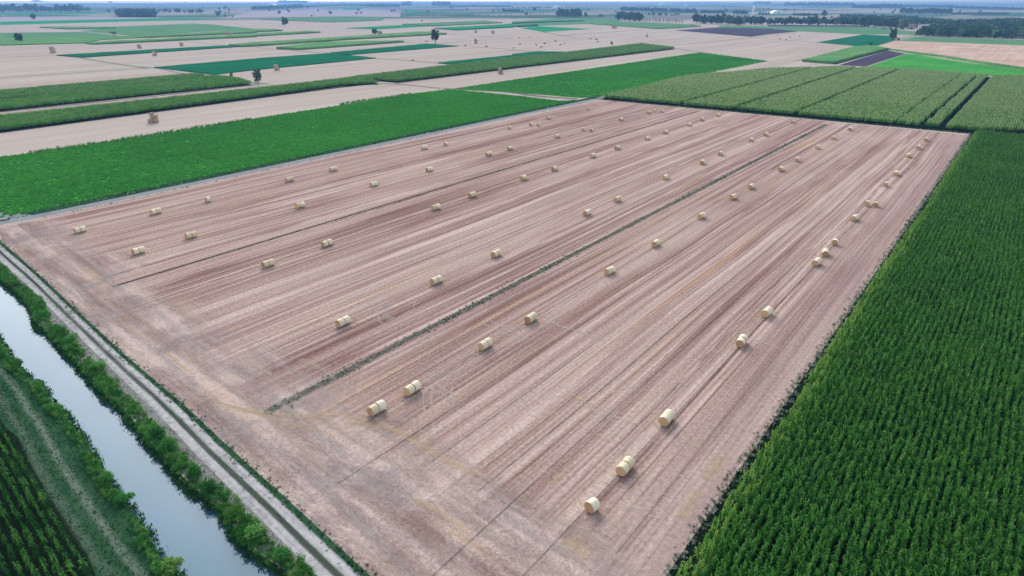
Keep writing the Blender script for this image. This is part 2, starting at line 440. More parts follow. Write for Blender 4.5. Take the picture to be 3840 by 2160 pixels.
# ------------------------------------------------------------------ leafy meshes (numpy)
def quads_from(cent, nrm, size, aspect=1.4, rs=None):
    r = rs or rng
    n = len(cent)
    up = r.normal(size=(n, 3)); t = np.cross(nrm, up); t /= np.linalg.norm(t, axis=1)[:, None] + 1e-9
    b = np.cross(nrm, t); b /= np.linalg.norm(b, axis=1)[:, None] + 1e-9
    s = np.asarray(size) * r.uniform(.6, 1.3, n)
    t *= (s * aspect)[:, None]; b *= s[:, None]
    V = np.stack([cent - t, cent - b * .8, cent + t, cent + b * .8], 1).reshape(-1, 3)
    Fc = np.arange(4 * n).reshape(n, 4)
    return V, Fc

def cloud(lobes, n, size, up=.5):
    """leaf faces through a set of ellipsoid lobes: (cx,cy,cz,rx,ry,rz)"""
    lob = np.array(lobes, float)
    w = (lob[:, 3] * lob[:, 4] * lob[:, 5]) ** .67; w /= w.sum()
    k = rng.choice(len(lob), n, p=w)
    d = rng.normal(size=(n, 3)); d /= np.linalg.norm(d, axis=1)[:, None]
    r = rng.uniform(.30, 1.05, n) ** .55
    c = lob[k, :3] + d * r[:, None] * lob[k, 3:]
    nr = d + rng.normal(size=(n, 3)) * .6 + np.array([0, 0, up]); nr /= np.linalg.norm(nr, axis=1)[:, None]
    return quads_from(c, nr, size)

def tube(path, r0, r1, seg=6):
    vs, fs = [], []
    n = len(path)
    for i, p in enumerate(path):
        r = r0 + (r1 - r0) * i / (n - 1)
        for k in range(seg):
            a = 2 * PI * k / seg
            vs.append((p[0] + r * math.cos(a), p[1] + r * math.sin(a), p[2]))
    for i in range(n - 1):
        for k in range(seg):
            a = i * seg + k; b = i * seg + (k + 1) % seg
            fs.append((a, b, b + seg, a + seg))
    return np.array(vs), np.array(fs)

def join(parts):
    V, Fc, MI = [], [], []; o = 0
    for v, f, m in parts:
        V.append(v); Fc.append(f + o); MI += [m] * len(f); o += len(v)
    return np.concatenate(V), np.concatenate(Fc), MI

def leaf_strip(base, az, rise, out, droop, w, L3=True):
    """one arching blade of 2-3 quads"""
    dx, dy = math.cos(az), math.sin(az); px, py = -dy * w / 2, dx * w / 2
    pts = [(0, 0), (out * .45, rise), (out * .85, rise * .95 - droop * .35), (out * 1.15, rise * .6 - droop)]
    ws = [.7, 1.0, .7, .12]
    vs = []
    for (o, z), k in zip(pts, ws):
        c = (base[0] + dx * o, base[1] + dy * o, base[2] + z)
        vs += [(c[0] + px * k, c[1] + py * k, c[2]), (c[0] - px * k, c[1] - py * k, c[2])]
    return np.array(vs), np.array([(0, 1, 3, 2), (2, 3, 5, 4), (4, 5, 7, 6)])

def corn_plant(h=2.3, nl=12, tassel=True, mats=('corn_leaf', 'corn_tassel'), wide=1.0):
    parts = []
    v, f = tube([(0, 0, 0), (.01, 0, h * .5), (0, .02, h * .93)], .022, .012, 4); parts.append((v, f, 0))
    a0 = PI / 2 + random.gauss(0, .25)
    for i in range(nl):
        z = h * (.16 + .72 * i / (nl - 1))
        az = a0 + PI * (i % 2) + random.gauss(0, .30)
        top = i / (nl - 1)
        v, f = leaf_strip((0, 0, z), az, random.uniform(.22, .36) * (1.15 - .2 * top), random.uniform(.38, .58) * wide * (1.1 - .35 * top),
                          random.uniform(.12, .40) * (1 - .5 * top), random.uniform(.085, .13))
        parts.append((v, f, 0))
    if tassel:
        for i in range(4):
            v, f = leaf_strip((0, 0, h * .9), random.uniform(0, 2 * PI), .26, .10, .02, .022); parts.append((v, f, 1))
    V, Fc, MI = join(parts)
    return mesh_obj('corn_plant', V, Fc, [MT[m] for m in mats], None, False, MI, link=False)

def corn_clump(length=1.7, h=2.3, n=34, mats=('corn_grey', 'corn_greyt'), tas=8):
    """a short piece of a row, several plants close together"""
    parts = []
    for i in range(n):
        y = random.uniform(-.5, .5) * length; z = h * random.uniform(.25, .86)
        v, f = leaf_strip((random.gauss(0, .06), y, z), random.choice((0, PI)) + random.gauss(0, .8), random.uniform(.2, .38), random.uniform(.30, .55),
                          random.uniform(.05, .30), random.uniform(.13, .20))
        parts.append((v, f, 0))
    for i in range(tas):
        y = random.uniform(-.5, .5) * length
        v, f = leaf_strip((random.gauss(0, .06), y, h * .86), random.uniform(0, 2 * PI), .34, .16, .02, .085); parts.append((v, f, 1))
    V, Fc, MI = join(parts)
    return mesh_obj('corn_clump', V, Fc, [MT[m] for m in mats], None, False, MI, link=False)

def tuft(n=16, h=.5, spread=.3, w=.05, mat='weed'):
    parts = []
    for i in range(n):
        az = random.uniform(0, 2 * PI); k = random.uniform(.5, 1.1)
        b = (random.gauss(0, spread * .45), random.gauss(0, spread * .45), 0)
        v, f = leaf_strip(b, az, h * k * .8, h * .45 * random.uniform(.4, 1.3), h * random.uniform(-.1, .25), w * random.uniform(.7, 1.5)); parts.append((v, f, 0))
    V, Fc, MI = join(parts)
    return mesh_obj('tuft', V, Fc, [MT[mat]], link=False)

def leafball(n, r, h, size, mat, lobes=4, link=False, name='leafy_clump'):
    lb = [(random.gauss(0, r * .38), random.gauss(0, r * .38), h * random.uniform(.35, .62), r * random.uniform(.45, .75), r * random.uniform(.45, .75), h * random.uniform(.28, .42)) for _ in range(lobes)]
    lb.append((0, 0, h * .28, r * .8, r * .8, h * .3))
    V, Fc = cloud(lb, n, size)
    V[:, 2] = np.maximum(V[:, 2], .01)
    return mesh_obj(name, V, Fc, [MT[mat]], link=link)

def scatter(name, pts, variants, vi, rot, sc, label, cat='crop', kind='stuff'):
    """plants of one crop or growth nobody could count: one object, geometry-node instances"""
    n = len(pts)
    me = bpy.data.meshes.new(name)
    me.vertices.add(n); me.vertices.foreach_set('co', np.asarray(pts, np.float32).ravel())
    a = me.attributes.new('rot', 'FLOAT_VECTOR', 'POINT'); r3 = np.zeros((n, 3), np.float32)
    rot = np.asarray(rot, np.float32)
    if rot.ndim == 1: r3[:, 2] = rot
    else: r3 = rot
    a.data.foreach_set('vector', np.ascontiguousarray(r3, np.float32).ravel())
    a = me.attributes.new('sc', 'FLOAT_VECTOR', 'POINT'); sc = np.asarray(sc, np.float32)
    if sc.ndim == 1: sc = np.repeat(sc[:, None], 3, 1)
    a.data.foreach_set('vector', np.ascontiguousarray(sc, np.float32).ravel())
    a = me.attributes.new('vi', 'INT', 'POINT'); a.data.foreach_set('value', np.asarray(vi, np.int32))
    me.update()
    o = bpy.data.objects.new(name, me); COL.objects.link(o)
    ng = bpy.data.node_groups.new(name + '_planting', 'GeometryNodeTree')
    ng.interface.new_socket('Geometry', in_out='INPUT', socket_type='NodeSocketGeometry')
    ng.interface.new_socket('Geometry', in_out='OUTPUT', socket_type='NodeSocketGeometry')
    gi = ng.nodes.new('NodeGroupInput'); go = ng.nodes.new('NodeGroupOutput'); jn = ng.nodes.new('GeometryNodeJoinGeometry')
    def attr(nm, ty):
        x = ng.nodes.new('GeometryNodeInputNamedAttribute'); x.data_type = ty; x.inputs['Name'].default_value = nm
        return x.outputs['Attribute']
    ar, as_, av = attr('rot', 'FLOAT_VECTOR'), attr('sc', 'FLOAT_VECTOR'), attr('vi', 'INT')
    for i, v in enumerate(variants):
        oi = ng.nodes.new('GeometryNodeObjectInfo'); oi.inputs['Object'].default_value = v; oi.inputs['As Instance'].default_value = True
        cp = ng.nodes.new('FunctionNodeCompare'); cp.data_type = 'INT'; cp.operation = 'EQUAL'
        ints = [x for x in cp.inputs if x.type == 'INT']
        ng.links.new(av, ints[0]); ints[1].default_value = i
        ip = ng.nodes.new('GeometryNodeInstanceOnPoints')
        ng.links.new(gi.outputs[0], ip.inputs['Points']); ng.links.new(cp.outputs['Result'], ip.inputs['Selection'])
        ng.links.new(oi.outputs['Geometry'], ip.inputs['Instance'])
        e2r = ng.nodes.new('FunctionNodeEulerToRotation'); ng.links.new(ar, e2r.inputs[0])
        ng.links.new(e2r.outputs[0], ip.inputs['Rotation']); ng.links.new(as_, ip.inputs['Scale'])
        ng.links.new(ip.outputs[0], jn.inputs[0])
    ng.links.new(jn.outputs[0], go.inputs[0])
    md = o.modifiers.new('planting', 'NODES'); md.node_group = ng
    return tag(o, label, cat, None, kind)

def inside(poly, P):
    x, y = P[:, 0], P[:, 1]; r = np.zeros(len(P), bool); n = len(poly)
    for i in range(n):
        x1, y1 = poly[i][0], poly[i][1]; x2, y2 = poly[(i + 1) % n][0], poly[(i + 1) % n][1]
        c = ((y1 > y) != (y2 > y)) & (x < (x2 - x1) * (y - y1) / (y2 - y1 + 1e-12) + x1)
        r ^= c
    return r

def grid_in(poly, dx, dy, jx=.1, jy=.3, ang=0.0, z=0.0, margin=260):
    """row planting inside a polygon; rows run along +Y turned by ang"""
    pl = [(p[0], p[1]) for p in poly]
    ca, sa = math.cos(ang), math.sin(ang)
    loc = [(x * ca + y * sa, -x * sa + y * ca) for x, y in pl]
    xs = [p[0] for p in loc]; ys = [p[1] for p in loc]
    gx, gy = np.meshgrid(np.arange(min(xs), max(xs), dx), np.arange(min(ys), max(ys), dy))
    gx = gx.ravel() + rng.normal(0, jx, gx.size); gy = gy.ravel() + rng.uniform(-jy, jy, gy.size)
    P = np.stack([gx * ca - gy * sa, gx * sa + gy * ca, np.full(gx.size, z)], 1)
    P = P[inside(pl, P)]
    if margin is not None: P = P[inframe(P, margin)]
    return P

def along(pts, step):
    """evenly spaced points on a polyline with the left-hand normal"""
    out = []
    for a, b in zip(pts[:-1], pts[1:]):
        d = (b - a); n = max(1, int(d.length / step)); u = d.normalized()
        for k in range(n): out.append((a + d * (k / n), Vector((-u.y, u.x, 0))))
    return out

# ------------------------------------------------------------------ land, canal
cw = [G(q) for q in (L(0, 0, 360), L(0, 100, 440), L(0, 200, 540), L(0, 250, 690), L(0, 370, 780), L(0, 450, 880), L(0, 560, 1000), L(0, 700, 1160), L(0, 860, 1320),
                     B(0, 900, 110), B(0, 1050, 290), B(0, 1150, 400), B(0, 1210, 480), B(0, 1400, 690), B(0, 1530, 775), B(0, 1615, 820), B(0, 1660, 930), B(0, 1750, 1050), B(0, 1870, 1180), B(0, 2100, 1328))]
wl = [G(q) for q in (L(0, 0, 760), L(0, 120, 950), L(0, 220, 1050), L(0, 330, 1110), L(0, 400, 1240), B(0, 440, 20), B(0, 550, 130), B(0, 680, 300), B(0, 770, 480),
                     B(0, 830, 560), B(0, 960, 740), B(0, 1050, 840), B(0, 1130, 960), B(0, 1190, 1080), B(0, 1260, 1200), B(0, 1420, 1328))]
def extend(pl, d=20000):
    u = ev
    return [pl[0] - u * d] + [pl[0] - u * 60] + pl + [pl[-1] + u * 40] + [pl[-1] + u * d]
wl = [p - nn * .7 for p in wl]; cw = [p + nn * .85 for p in cw]
cwx, wlx = extend(cw), extend(wl)
land = sheet('ground', [tuple(p) for p in cwx] + [(26000, 26000, 0), (-26000, 26000, 0)], MT['land'], 0.0, label='flat plain of pale stubble reaching the hazy horizon')
sheet('grassland', [tuple(p) for p in wlx[::-1]] + [(-20000, -9000, 0), (20000, -9000, 0)], MT['grass'], 0.0, label='rough green grass on the near side of the canal')
def bank(pl, side):
    vs, fs = [], []
    for i, p in enumerate(pl):
        q = p - nn * side * .9
        vs += [(p.x, p.y, 0.0), (q.x, q.y, -1.6)]
    for i in range(len(pl) - 1): fs.append((2 * i, 2 * i + 1, 2 * i + 3, 2 * i + 2))
    tag(mesh_obj('canal_bank', vs, fs, MT['bank_soil']), 'earth slope of the canal bank', None, None, 'structure')
bank(cwx, 1); bank(wlx, -1)
tag(mesh_obj('water', [tuple(wlx[0] - nn * 3 + Vector((0, 0, -.75))), tuple(wlx[-1] - nn * 12 + Vector((0, 0, -.75))), tuple(cwx[-1] + nn * 12 + Vector((0, 0, -.75))), tuple(cwx[0] + nn * 3 + Vector((0, 0, -.75)))],
             [(0, 1, 2, 3)], MT['water']), 'still pale blue water of the straight canal', None, None, 'structure')

# main stubble field
XC = -16.9                                   # right edge of the stubble
YF = 331.0                                   # far end of the stubble
rL = [L(0, 0, 190), L(0, 200, 370), L(0, 400, 570), L(0, 800, 960), L(0, 1170, 1328), B(0, 1500, 430), B(0, 2000, 930), B(0, 2390, 1328)]
rR = [L(0, 0, 80), L(0, 250, 300), L(0, 500, 540), L(0, 900, 920), L(0, 1370, 1328), B(0, 1650, 350), B(0, 2100, 760), B(0, 2576, 1210)]
rLw, rRw = [G(q) for q in rL], [G(q) for q in rR]
ve = [p + nn * .7 for p in rRw]
field = [tuple(ve[0] - ev * 14), ] + [tuple(p) for p in ve] + [tuple(ve[-1] + ev * 32), (XC, 20, 0)]
field = [(-190.2, 47, 0)] + [tuple(p) for p in ve[0:]] + [(XC, 25.6, 0), (XC, YF - 1, 0), (-190.2, YF + 1, 0)]
sheet('stubble_field', field, MT['stubble'], .012, label='harvested stubble field with straw swaths and wheel marks')

# canal track
def ext2(pl, a=80, b=60): return [pl[0] - ev * a] + pl + [pl[-1] + ev * b]
rLx, rRx = ext2(rLw), ext2(rRw)
MT['track_base'] = mat_flat('track_base', [(.25, (.055, .085, .055)), (.45, (.095, .115, .085)), (.62, (.17, .175, .155)), (.82, (.27, .27, .26))], .9, .9, 1.4)
MT['rut_gravel'] = mat_strip('worn_gravel', (.47, .465, .47), 1.15, 1.1, .06, .42, 1.0)
sheet('gravel_track', [tuple(p) for p in rLx] + [tuple(p) for p in rRx[::-1]], MT['track_base'], .03, label='farm track of gravel and grass beside the canal')
for fr, wd in ((.20, 1.55), (.83, 1.40)):
    ribbon('gravel_rut', [tuple(a * (1 - fr) + b * fr)[:2] for a, b in zip(rLx, rRx)], wd, MT['rut_gravel'], .036 + fr * .002, label='pale worn gravel rut of the canal track')
st_in = [p + nn * .2 for p in cwx[1:-1]]
sheet('stony_verge', [tuple(p) for p in rLx] + [tuple(p) for p in st_in[::-1]], MT['stones'], .010, label='stony verge between canal bushes and gravel track')
# side gravel road on the far left of the field
gl = [G(q) for q in (M(0, 0, 1252), M(0, 400, 1172), M(0, 800, 1087), M(0, 1200, 1003), M(0, 1700, 899), M(0, 2200, 790), M(0, 2576, 704), M(1, 300, 625), M(1, 600, 560), M(1, 1000, 480), M(1, 1400, 395), M(1, 1700, 330), M(1, 1900, 288))]
GX0 = [Vector((-193.4 - .9 * math.sin(i * .9) * .3, 38 + i * 24.3, 0)) for i in range(13)]
ribbon('gravel_road', [(-197, 20), (-195.5, 34)] + [(p.x, p.y) for p in GX0[1:]] + [(-195.4, 345)], 3.2, MT['gravel'], .028, label='straight gravel road left of the stubble field')
ribbon('dirt_track', [(-195.4, 345), (-201.5, 356), (-202, 420), (-202, 560), (-203, 760)], 2.6, MT['dirt'], .034, label='narrow dirt track between soybeans and corn')

# ------------------------------------------------------------------ crops
SX0, SX1 = -199.5, -296.0
soy1 = [(-199.6, 30, 0), (-199.4, 322, 0)] + [tuple(G(M(1, 1660, 300))), tuple(G(M(1, 1330, 262))), tuple(G(M(1, 830, 212))), tuple(G(M(1, 530, 246))), tuple(G(M(0, 2576, 332))), tuple(G(M(0, 1900, 436))), tuple(G(M(0, 1500, 502))), tuple(G(M(0, 850, 605))), tuple(G(M(0, 250, 690))), tuple(G(M(0, 0, 725))), (-283, 40, 0)]
soy2 = [tuple(G(q)) for q in (M(1, 850, 207), A(2, 1900, 528), A(3, 0, 615), M(2, 0, 128), M(1, 2050, 252), M(1, 1900, 272), M(1, 1790, 276), M(1, 1330, 238))]
sheet('soybean_field', soy1, MT['soy'], .016, label='bright green soybean field left of the gravel road')
sheet('soybean_field', soy2, MT['soy'], .016, label='smooth green soybean field beyond the cross track')
sb = [leafball(46, .62, .62, .15, 'soy_leaf', 3) for _ in range(3)]
P = np.concatenate([grid_in(soy1, .95, .95, .12, .4, 0, 0, 120), grid_in(soy2, 1.25, 1.4, .15, .5, 0, 0, 60)])
keep = (rng.uniform(0, 1, len(P)) > .10) & (np.abs((P[:, 0] + 400) % 13.5 - 6) > .35)
P = P[keep]
P = P[~((P[:, 0] > -206) & (P[:, 1] < 60) & (P[:, 1] < 52 + rng.normal(0, 3, len(P))))]
scatter('soybean_crop', P, sb, rng.integers(0, 3, len(P)), rng.uniform(0, 6.28, len(P)), np.stack([rng.uniform(.8, 1.25, len(P)), rng.uniform(.8, 1.25, len(P)), rng.uniform(.55, .85, len(P)) * (1 + .22 * np.sin(P[:, 0] * .62) * np.sin(P[:, 0] * .17 + P[:, 1] * .01))], 1),
        'low leafy soybean plants filling the bright green field', 'soybeans')

# corn right beside the stubble (individual plants)
CX = XC + 1.3
corn_poly = [(CX, 28), (90, 28), (90, 338), (CX, YF + 1.5)]
sheet('corn_soil', [(XC - .4, 25.6, 0), (120, 25.6, 0), (120, 345, 0), (XC - .4, YF + 2, 0)], MT['soil'], .010, label='dark soil with painted leaf shade under the tall corn')
cps = [corn_plant(2.35, 12, True) for _ in range(5)] + [corn_plant(2.2, 12, True, ('corn_edge', 'corn_tassel')) for _ in range(2)]
P = grid_in(corn_poly, .84, .25, .05, .12, 0, 0, 240)
P[:, 0] += .25 * np.sin(P[:, 1] * .05 + P[:, 0] * .12) + .12 * np.sin(P[:, 1] * .17)
# thin with distance: fewer, bigger plants
dist = np.hypot(P[:, 0], P[:, 1])
keep = rng.uniform(0, 1, len(P)) < np.clip(1.25 - dist / 520, .6, 1.0)
P = P[keep]; dist = dist[keep]
n = len(P)
vi = rng.integers(0, 5, n)
edge = (P[:, 0] < CX + 1.5 + rng.normal(0, .5, n))
vi = np.where(edge & (rng.uniform(0, 1, n) < .8), rng.integers(5, 7, n), vi)
yel = rng.uniform(0, 1, n) < .02; vi = np.where(yel, 5, vi)
w = np.clip(.9 + dist / 900, .9, 1.15)
hs = (rng.normal(.93, .09, n) + .07 * np.sin(P[:, 0] * .23 + 1) * np.sin(P[:, 1] * .13)) * np.where(edge, .9, 1.0)
lean = rng.normal(0, .085, (n, 3)); lean[:, 2] = rng.normal(0, .36, n) + PI * rng.integers(0, 2, n)
scatter('corn_crop', P, cps, vi, lean, np.stack([w * rng.uniform(.85, 1.15, n), w * rng.uniform(.85, 1.15, n), hs], 1),
        'tall deep green corn in close rows right of the stubble', 'corn')

# corn beyond the far end of the stubble: lanes left open between blocks
YB = YF + 4.5
back = [(-200.2, 465), (-170, 560), (-130, 610), (-87, 621), (-60, 612), (-27, 603), (40, 640)]
c2 = [(-191, YB), (CX, YB + 3.5), (2, YB + 17), (90, YB + 17), (90, 640)] + back[::-1]
c2 = [(x, y, 0) for x, y in c2]
sheet('corn_soil', [(-199.8, YF + .6, 0), (CX, YF + 2.2, 0), (CX, YF + 6, 0), (100, YF + 15, 0), (100, 650, 0)] + [tuple(p) + (0,) for p in back[::-1]], MT['soil'], .010, label='dark soil with painted shade between the far corn blocks')
def lane(q): return G(q).x
lanes = [(lane(M(2, 600, 168)), 1.15), (lane(M(2, 930, 190)), 1.2), (lane(M(2, 1280, 225)), 1.25), (lane(M(2, 1860, 285)), .50), (lane(M(2, 2045, 280)), .95), (lane(M(2, 2155, 295)), 1.2)]
P = grid_in(c2, .92, 1.5, .09, .45, 0, 0, 120)
ok = np.ones(len(P), bool)
for lx, hw in lanes: ok &= np.abs(P[:, 0] - lx) > hw
P = P[ok]
n = len(P)
cls = [corn_clump() for _ in range(4)] + [corn_clump(mats=('corn_green', 'corn_greyt'), tas=3) for _ in range(2)]
front = (P[:, 1] < YB + 3)
vi = rng.integers(0, 4, n); vi = np.where(rng.uniform(0, 1, n) < np.where(P[:, 1] < 400, .35, .12), rng.integers(4, 6, n), vi)
scatter('corn_crop', P, cls, vi, rng.normal(0, .12, n), np.stack([rng.uniform(.8, 1.1, n), rng.uniform(.9, 1.2, n), rng.normal(1.0, .06, n)], 1),
        'greyish green tasselled corn blocks beyond the far end of stubble', 'corn')

# corn at the lower left corner
lc = [G(q) for q in (B(0, 20, 215), B(0, 120, 290), B(0, 200, 470), B(0, 350, 740), B(0, 450, 890), B(0, 560, 1040), B(0, 650, 1220), B(0, 690, 1328))]
lcu = (lc[-1] - lc[0]).normalized(); lcn = Vector((-lcu.y, lcu.x, 0))
lcp = [lc[0] - lcu * 25] + lc + [lc[-1] + lcu * 12, lc[-1] + lcu * 12 - lcn * 40, lc[0] - lcu * 25 - lcn * 40]
sheet('corn_soil', [tuple(p + lcn * .3) for p in lcp], MT['soil'], .012, label='dark soil with painted leaf shade under the corner corn')
P = grid_in([tuple(p) for p in lcp], .86, .72, .06, .10, math.atan2(-lcu.x, lcu.y), 0, 200)
n = len(P)
lps = [corn_plant(1.35, 10, False, ('corn_young', 'corn_tassel'), .80) for _ in range(5)]
vi = rng.integers(0, 5, n)
scatter('corn_crop', P, lps, vi, rng.uniform(0, 6.28, n), rng.normal(.86, .10, n), 'dark young corn in open rows at the lower left corner', 'corn')

# tall corn strips on the left
cst = [corn_clump(2.0, 2.4, 30, ('corn_green', 'corn_greyt'), 3) for _ in range(3)] + [corn_clump(2.0, 2.4, 30, ('corn_grey', 'corn_greyt'), 5) for _ in range(3)]
def strip(poly, label, greys=.3, dx=1.0, dy=1.7, hs=1.0):
    pw = [G(q) if len(q) == 2 else Vector(q) for q in poly]
    sheet('corn_soil', [tuple(p) for p in pw], MT['soil'], .012, label='dark soil with painted leaf shade under a corn strip')
    P = grid_in([tuple(p) for p in pw], dx, dy, .12, .5, 0, 0, 60)
    n = len(P)
    vi = np.where(rng.uniform(0, 1, n) < greys, rng.integers(3, 6, n), rng.integers(0, 3, n))
    scatter('corn_crop', P, cst, vi, rng.normal(0, .15, n), np.stack([rng.uniform(.9, 1.25, n), rng.uniform(.9, 1.2, n), rng.normal(1.0, .07, n) * hs], 1), label, 'corn')
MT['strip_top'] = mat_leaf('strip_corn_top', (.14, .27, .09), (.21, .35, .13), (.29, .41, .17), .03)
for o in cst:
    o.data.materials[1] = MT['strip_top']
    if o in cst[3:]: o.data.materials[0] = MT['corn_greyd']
strip([(-338, 90, 0), M(1, 0, 190), M(1, 285, 172), M(1, 130, 130), M(0, 2576, 150), M(0, 1300, 294), M(0, 0, 436), (-388, 100, 0)], 'long green corn strip with a dark shaded side, behind the nearest straw stack', .3)
strip([(-404, 110, 0), M(0, 1900, 178), M(0, 1790, 140), M(0, 1620, 122), M(0, 800, 232), M(0, 0, 318), (-440, 120, 0)], 'bright green corn strip ending at the grey willow', .12)
strip([(-446, 128, 0), M(0, 800, 228), M(0, 1560, 118), M(0, 1480, 108), M(0, 0, 240), (-490, 140, 0)], 'greyish green corn strip behind the bright one', .7)
strip([M(1, 90, 132), M(1, 410, 162), A(2, 0, 690), A(2, 1640, 492), A(2, 1300, 450), A(2, 520, 545), A(2, 0, 595), M(1, 400, 95)], 'long tall corn strip behind the lone square straw stack', .55, 1.15, 1.9)

MT['shade_soil'] = mat_strip('soil_and_corn_shadow', (.022, .022, .022), 1.2, .8, .05, .45, .95)  # bare soil and the corn's shadow band painted as one dark strip
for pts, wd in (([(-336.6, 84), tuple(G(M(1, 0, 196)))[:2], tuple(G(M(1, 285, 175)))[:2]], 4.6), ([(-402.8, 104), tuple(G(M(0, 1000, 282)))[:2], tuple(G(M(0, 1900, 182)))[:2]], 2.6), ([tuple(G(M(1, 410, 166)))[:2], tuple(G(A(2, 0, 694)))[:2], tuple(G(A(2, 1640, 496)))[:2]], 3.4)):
    ribbon('soil_shadow_band', pts, wd, MT['shade_soil'], .02, label='dark soil and painted shadow strip at the foot of the corn')
# fields further out: low crops as sheets or shallow blocks, corn as blocks
def low(name, poly, mat, label, z): sheet(name, poly, MT[mat], z, label=label)
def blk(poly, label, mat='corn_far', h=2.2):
    sheet('soil_shadow_band', [tuple(G(q) + Vector((2.8, -1.2, 0))) for q in poly], MT['soil'], .028, label='painted shadow line at the foot of a far corn block')  # shifted dark copy paints the block's shadow line on its near side
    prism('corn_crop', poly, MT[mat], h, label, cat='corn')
def lowb(poly, mat, label, h=.7): prism('green_crop', poly, MT[mat], h, label)
lowb([A(0, 570, 560), A(0, 2230, 464), A(0, 2450, 470), A(0, 820, 582)], 'teal', 'thin bluish green crop strip beyond the straw stacks', .9)
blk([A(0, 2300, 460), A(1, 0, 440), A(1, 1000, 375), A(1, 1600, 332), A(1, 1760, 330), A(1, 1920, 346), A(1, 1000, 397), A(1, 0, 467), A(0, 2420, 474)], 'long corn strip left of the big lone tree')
lowb([A(0, 1550, 682), A(0, 2576, 594), A(1, 0, 592), A(1, 740, 539), A(1, 1210, 588), A(1, 0, 706), M(0, 1620, 102)], 'teal', 'wide bluish green field right of the pale tracks')
lowb([A(1, 750, 532), A(1, 1720, 443), A(1, 2040, 466), A(1, 950, 554)], 'teal', 'bluish green field in front of the big lone tree')
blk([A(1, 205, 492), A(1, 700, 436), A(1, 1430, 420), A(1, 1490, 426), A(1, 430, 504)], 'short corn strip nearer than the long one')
lowb([A(1, 1830, 635), A(1, 2576, 560), A(2, 0, 550), A(2, 250, 522), A(2, 530, 527), A(2, 380, 535), A(2, 0, 585), A(1, 1960, 649)], 'teal', 'thin bluish green strip along the tall corn', .8)
lowb([A(0, 0, 396), A(0, 1400, 366), A(0, 1450, 380), A(0, 1030, 402), A(0, 860, 436), A(0, 0, 460)], 'corn_far', 'dark green crop strip around the left roadside tree', 1.2)
low('meadow', [A(0, 0, 330), A(0, 840, 320), A(0, 1320, 370), A(0, 0, 395)], 'meadow', 'pale green meadow at the left edge', .05)
low('meadow', [A(0, 800, 312), A(0, 1170, 268), A(0, 1940, 236), A(0, 2140, 246), A(0, 2576, 292), A(0, 2000, 322), A(0, 1420, 376), A(0, 1290, 357)], 'meadow', 'broad pale green field with a small bush', .06)
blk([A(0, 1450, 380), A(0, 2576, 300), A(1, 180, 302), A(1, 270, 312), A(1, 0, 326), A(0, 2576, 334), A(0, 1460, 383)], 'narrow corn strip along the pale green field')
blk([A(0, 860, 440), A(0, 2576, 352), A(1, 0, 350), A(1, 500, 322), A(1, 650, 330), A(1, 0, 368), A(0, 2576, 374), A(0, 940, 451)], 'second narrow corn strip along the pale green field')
lowb([A(0, 400, 279), A(0, 640, 274), A(0, 1170, 279), A(0, 1170, 285), A(0, 700, 298)], 'corn_far', 'dark sliver of crop in far stubble', 2)
low('meadow', [A(0, 0, 218), A(0, 1700, 182), A(0, 2300, 180), A(0, 1700, 206), A(0, 0, 252)], 'soy_far', 'far bluish green field at left', .08)
low('fallow', [A(0, 0, 168), A(0, 1150, 165), A(0, 1700, 182), A(0, 0, 218)], 'mauve', 'mauve fallow field before the tree row', .07)
low('meadow', [A(0, 0, 128), A(0, 900, 125), A(0, 1180, 140), A(0, 0, 152)], 'soy_far', 'green field under the far tree row', .09)
lowb([A(1, 50, 201), A(1, 700, 174), A(1, 1300, 174), A(1, 1270, 206), A(1, 800, 226)], 'meadow', 'far green field behind the first lone tree', 1.5)
lowb([A(1, 900, 284), A(1, 1490, 254), A(1, 1750, 264), A(1, 1200, 297)], 'soy_far', 'far green strip beyond the small dark tree')
lowb([A(1, 1470, 250), A(1, 2300, 213), A(1, 2480, 232), A(1, 1790, 266)], 'meadow', 'far pale green strip to the right of the green one', 2)
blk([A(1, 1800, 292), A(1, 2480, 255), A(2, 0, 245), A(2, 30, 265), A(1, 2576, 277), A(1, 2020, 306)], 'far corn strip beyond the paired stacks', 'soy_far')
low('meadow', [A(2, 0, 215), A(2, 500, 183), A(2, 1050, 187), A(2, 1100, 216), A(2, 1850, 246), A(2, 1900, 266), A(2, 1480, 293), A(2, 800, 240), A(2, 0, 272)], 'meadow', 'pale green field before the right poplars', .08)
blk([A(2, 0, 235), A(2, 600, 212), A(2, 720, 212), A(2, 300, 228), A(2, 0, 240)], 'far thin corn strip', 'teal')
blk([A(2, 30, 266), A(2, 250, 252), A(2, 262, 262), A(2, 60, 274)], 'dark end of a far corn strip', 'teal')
low('crop_field', [A(2, 80, 282), A(2, 260, 264), A(2, 800, 292), A(2, 310, 322)], 'soy_far', 'vivid green triangular field', .10)
lowb([A(2, 790, 240), A(2, 1480, 290), A(2, 1900, 264), A(2, 1900, 268), A(2, 1480, 294), A(2, 780, 243)], 'corn_far', 'dark hedge line of the far green field', 2)
sheet('ploughed_field', [A(2, 1640, 306), A(2, 2060, 277), A(2, 2576, 286), A(3, 310, 316), A(3, 0, 346), A(2, 2400, 371)], MT['plough'], .09, label='dark purple ploughed field')
low('meadow', [A(3, 0, 264), A(3, 1040, 272), A(3, 1500, 318), A(3, 1480, 352), A(3, 1230, 346), A(3, 960, 347), A(3, 320, 316), A(3, 0, 290), A(2, 2060, 276), A(2, 2100, 258)], 'meadow', 'pale green field before the tree belt', .085)
low('fallow', [A(3, 0, 248), A(3, 1000, 258), A(3, 1040, 272), A(3, 0, 264)], 'plough', 'dark fallow strip before the tree belt', .095)
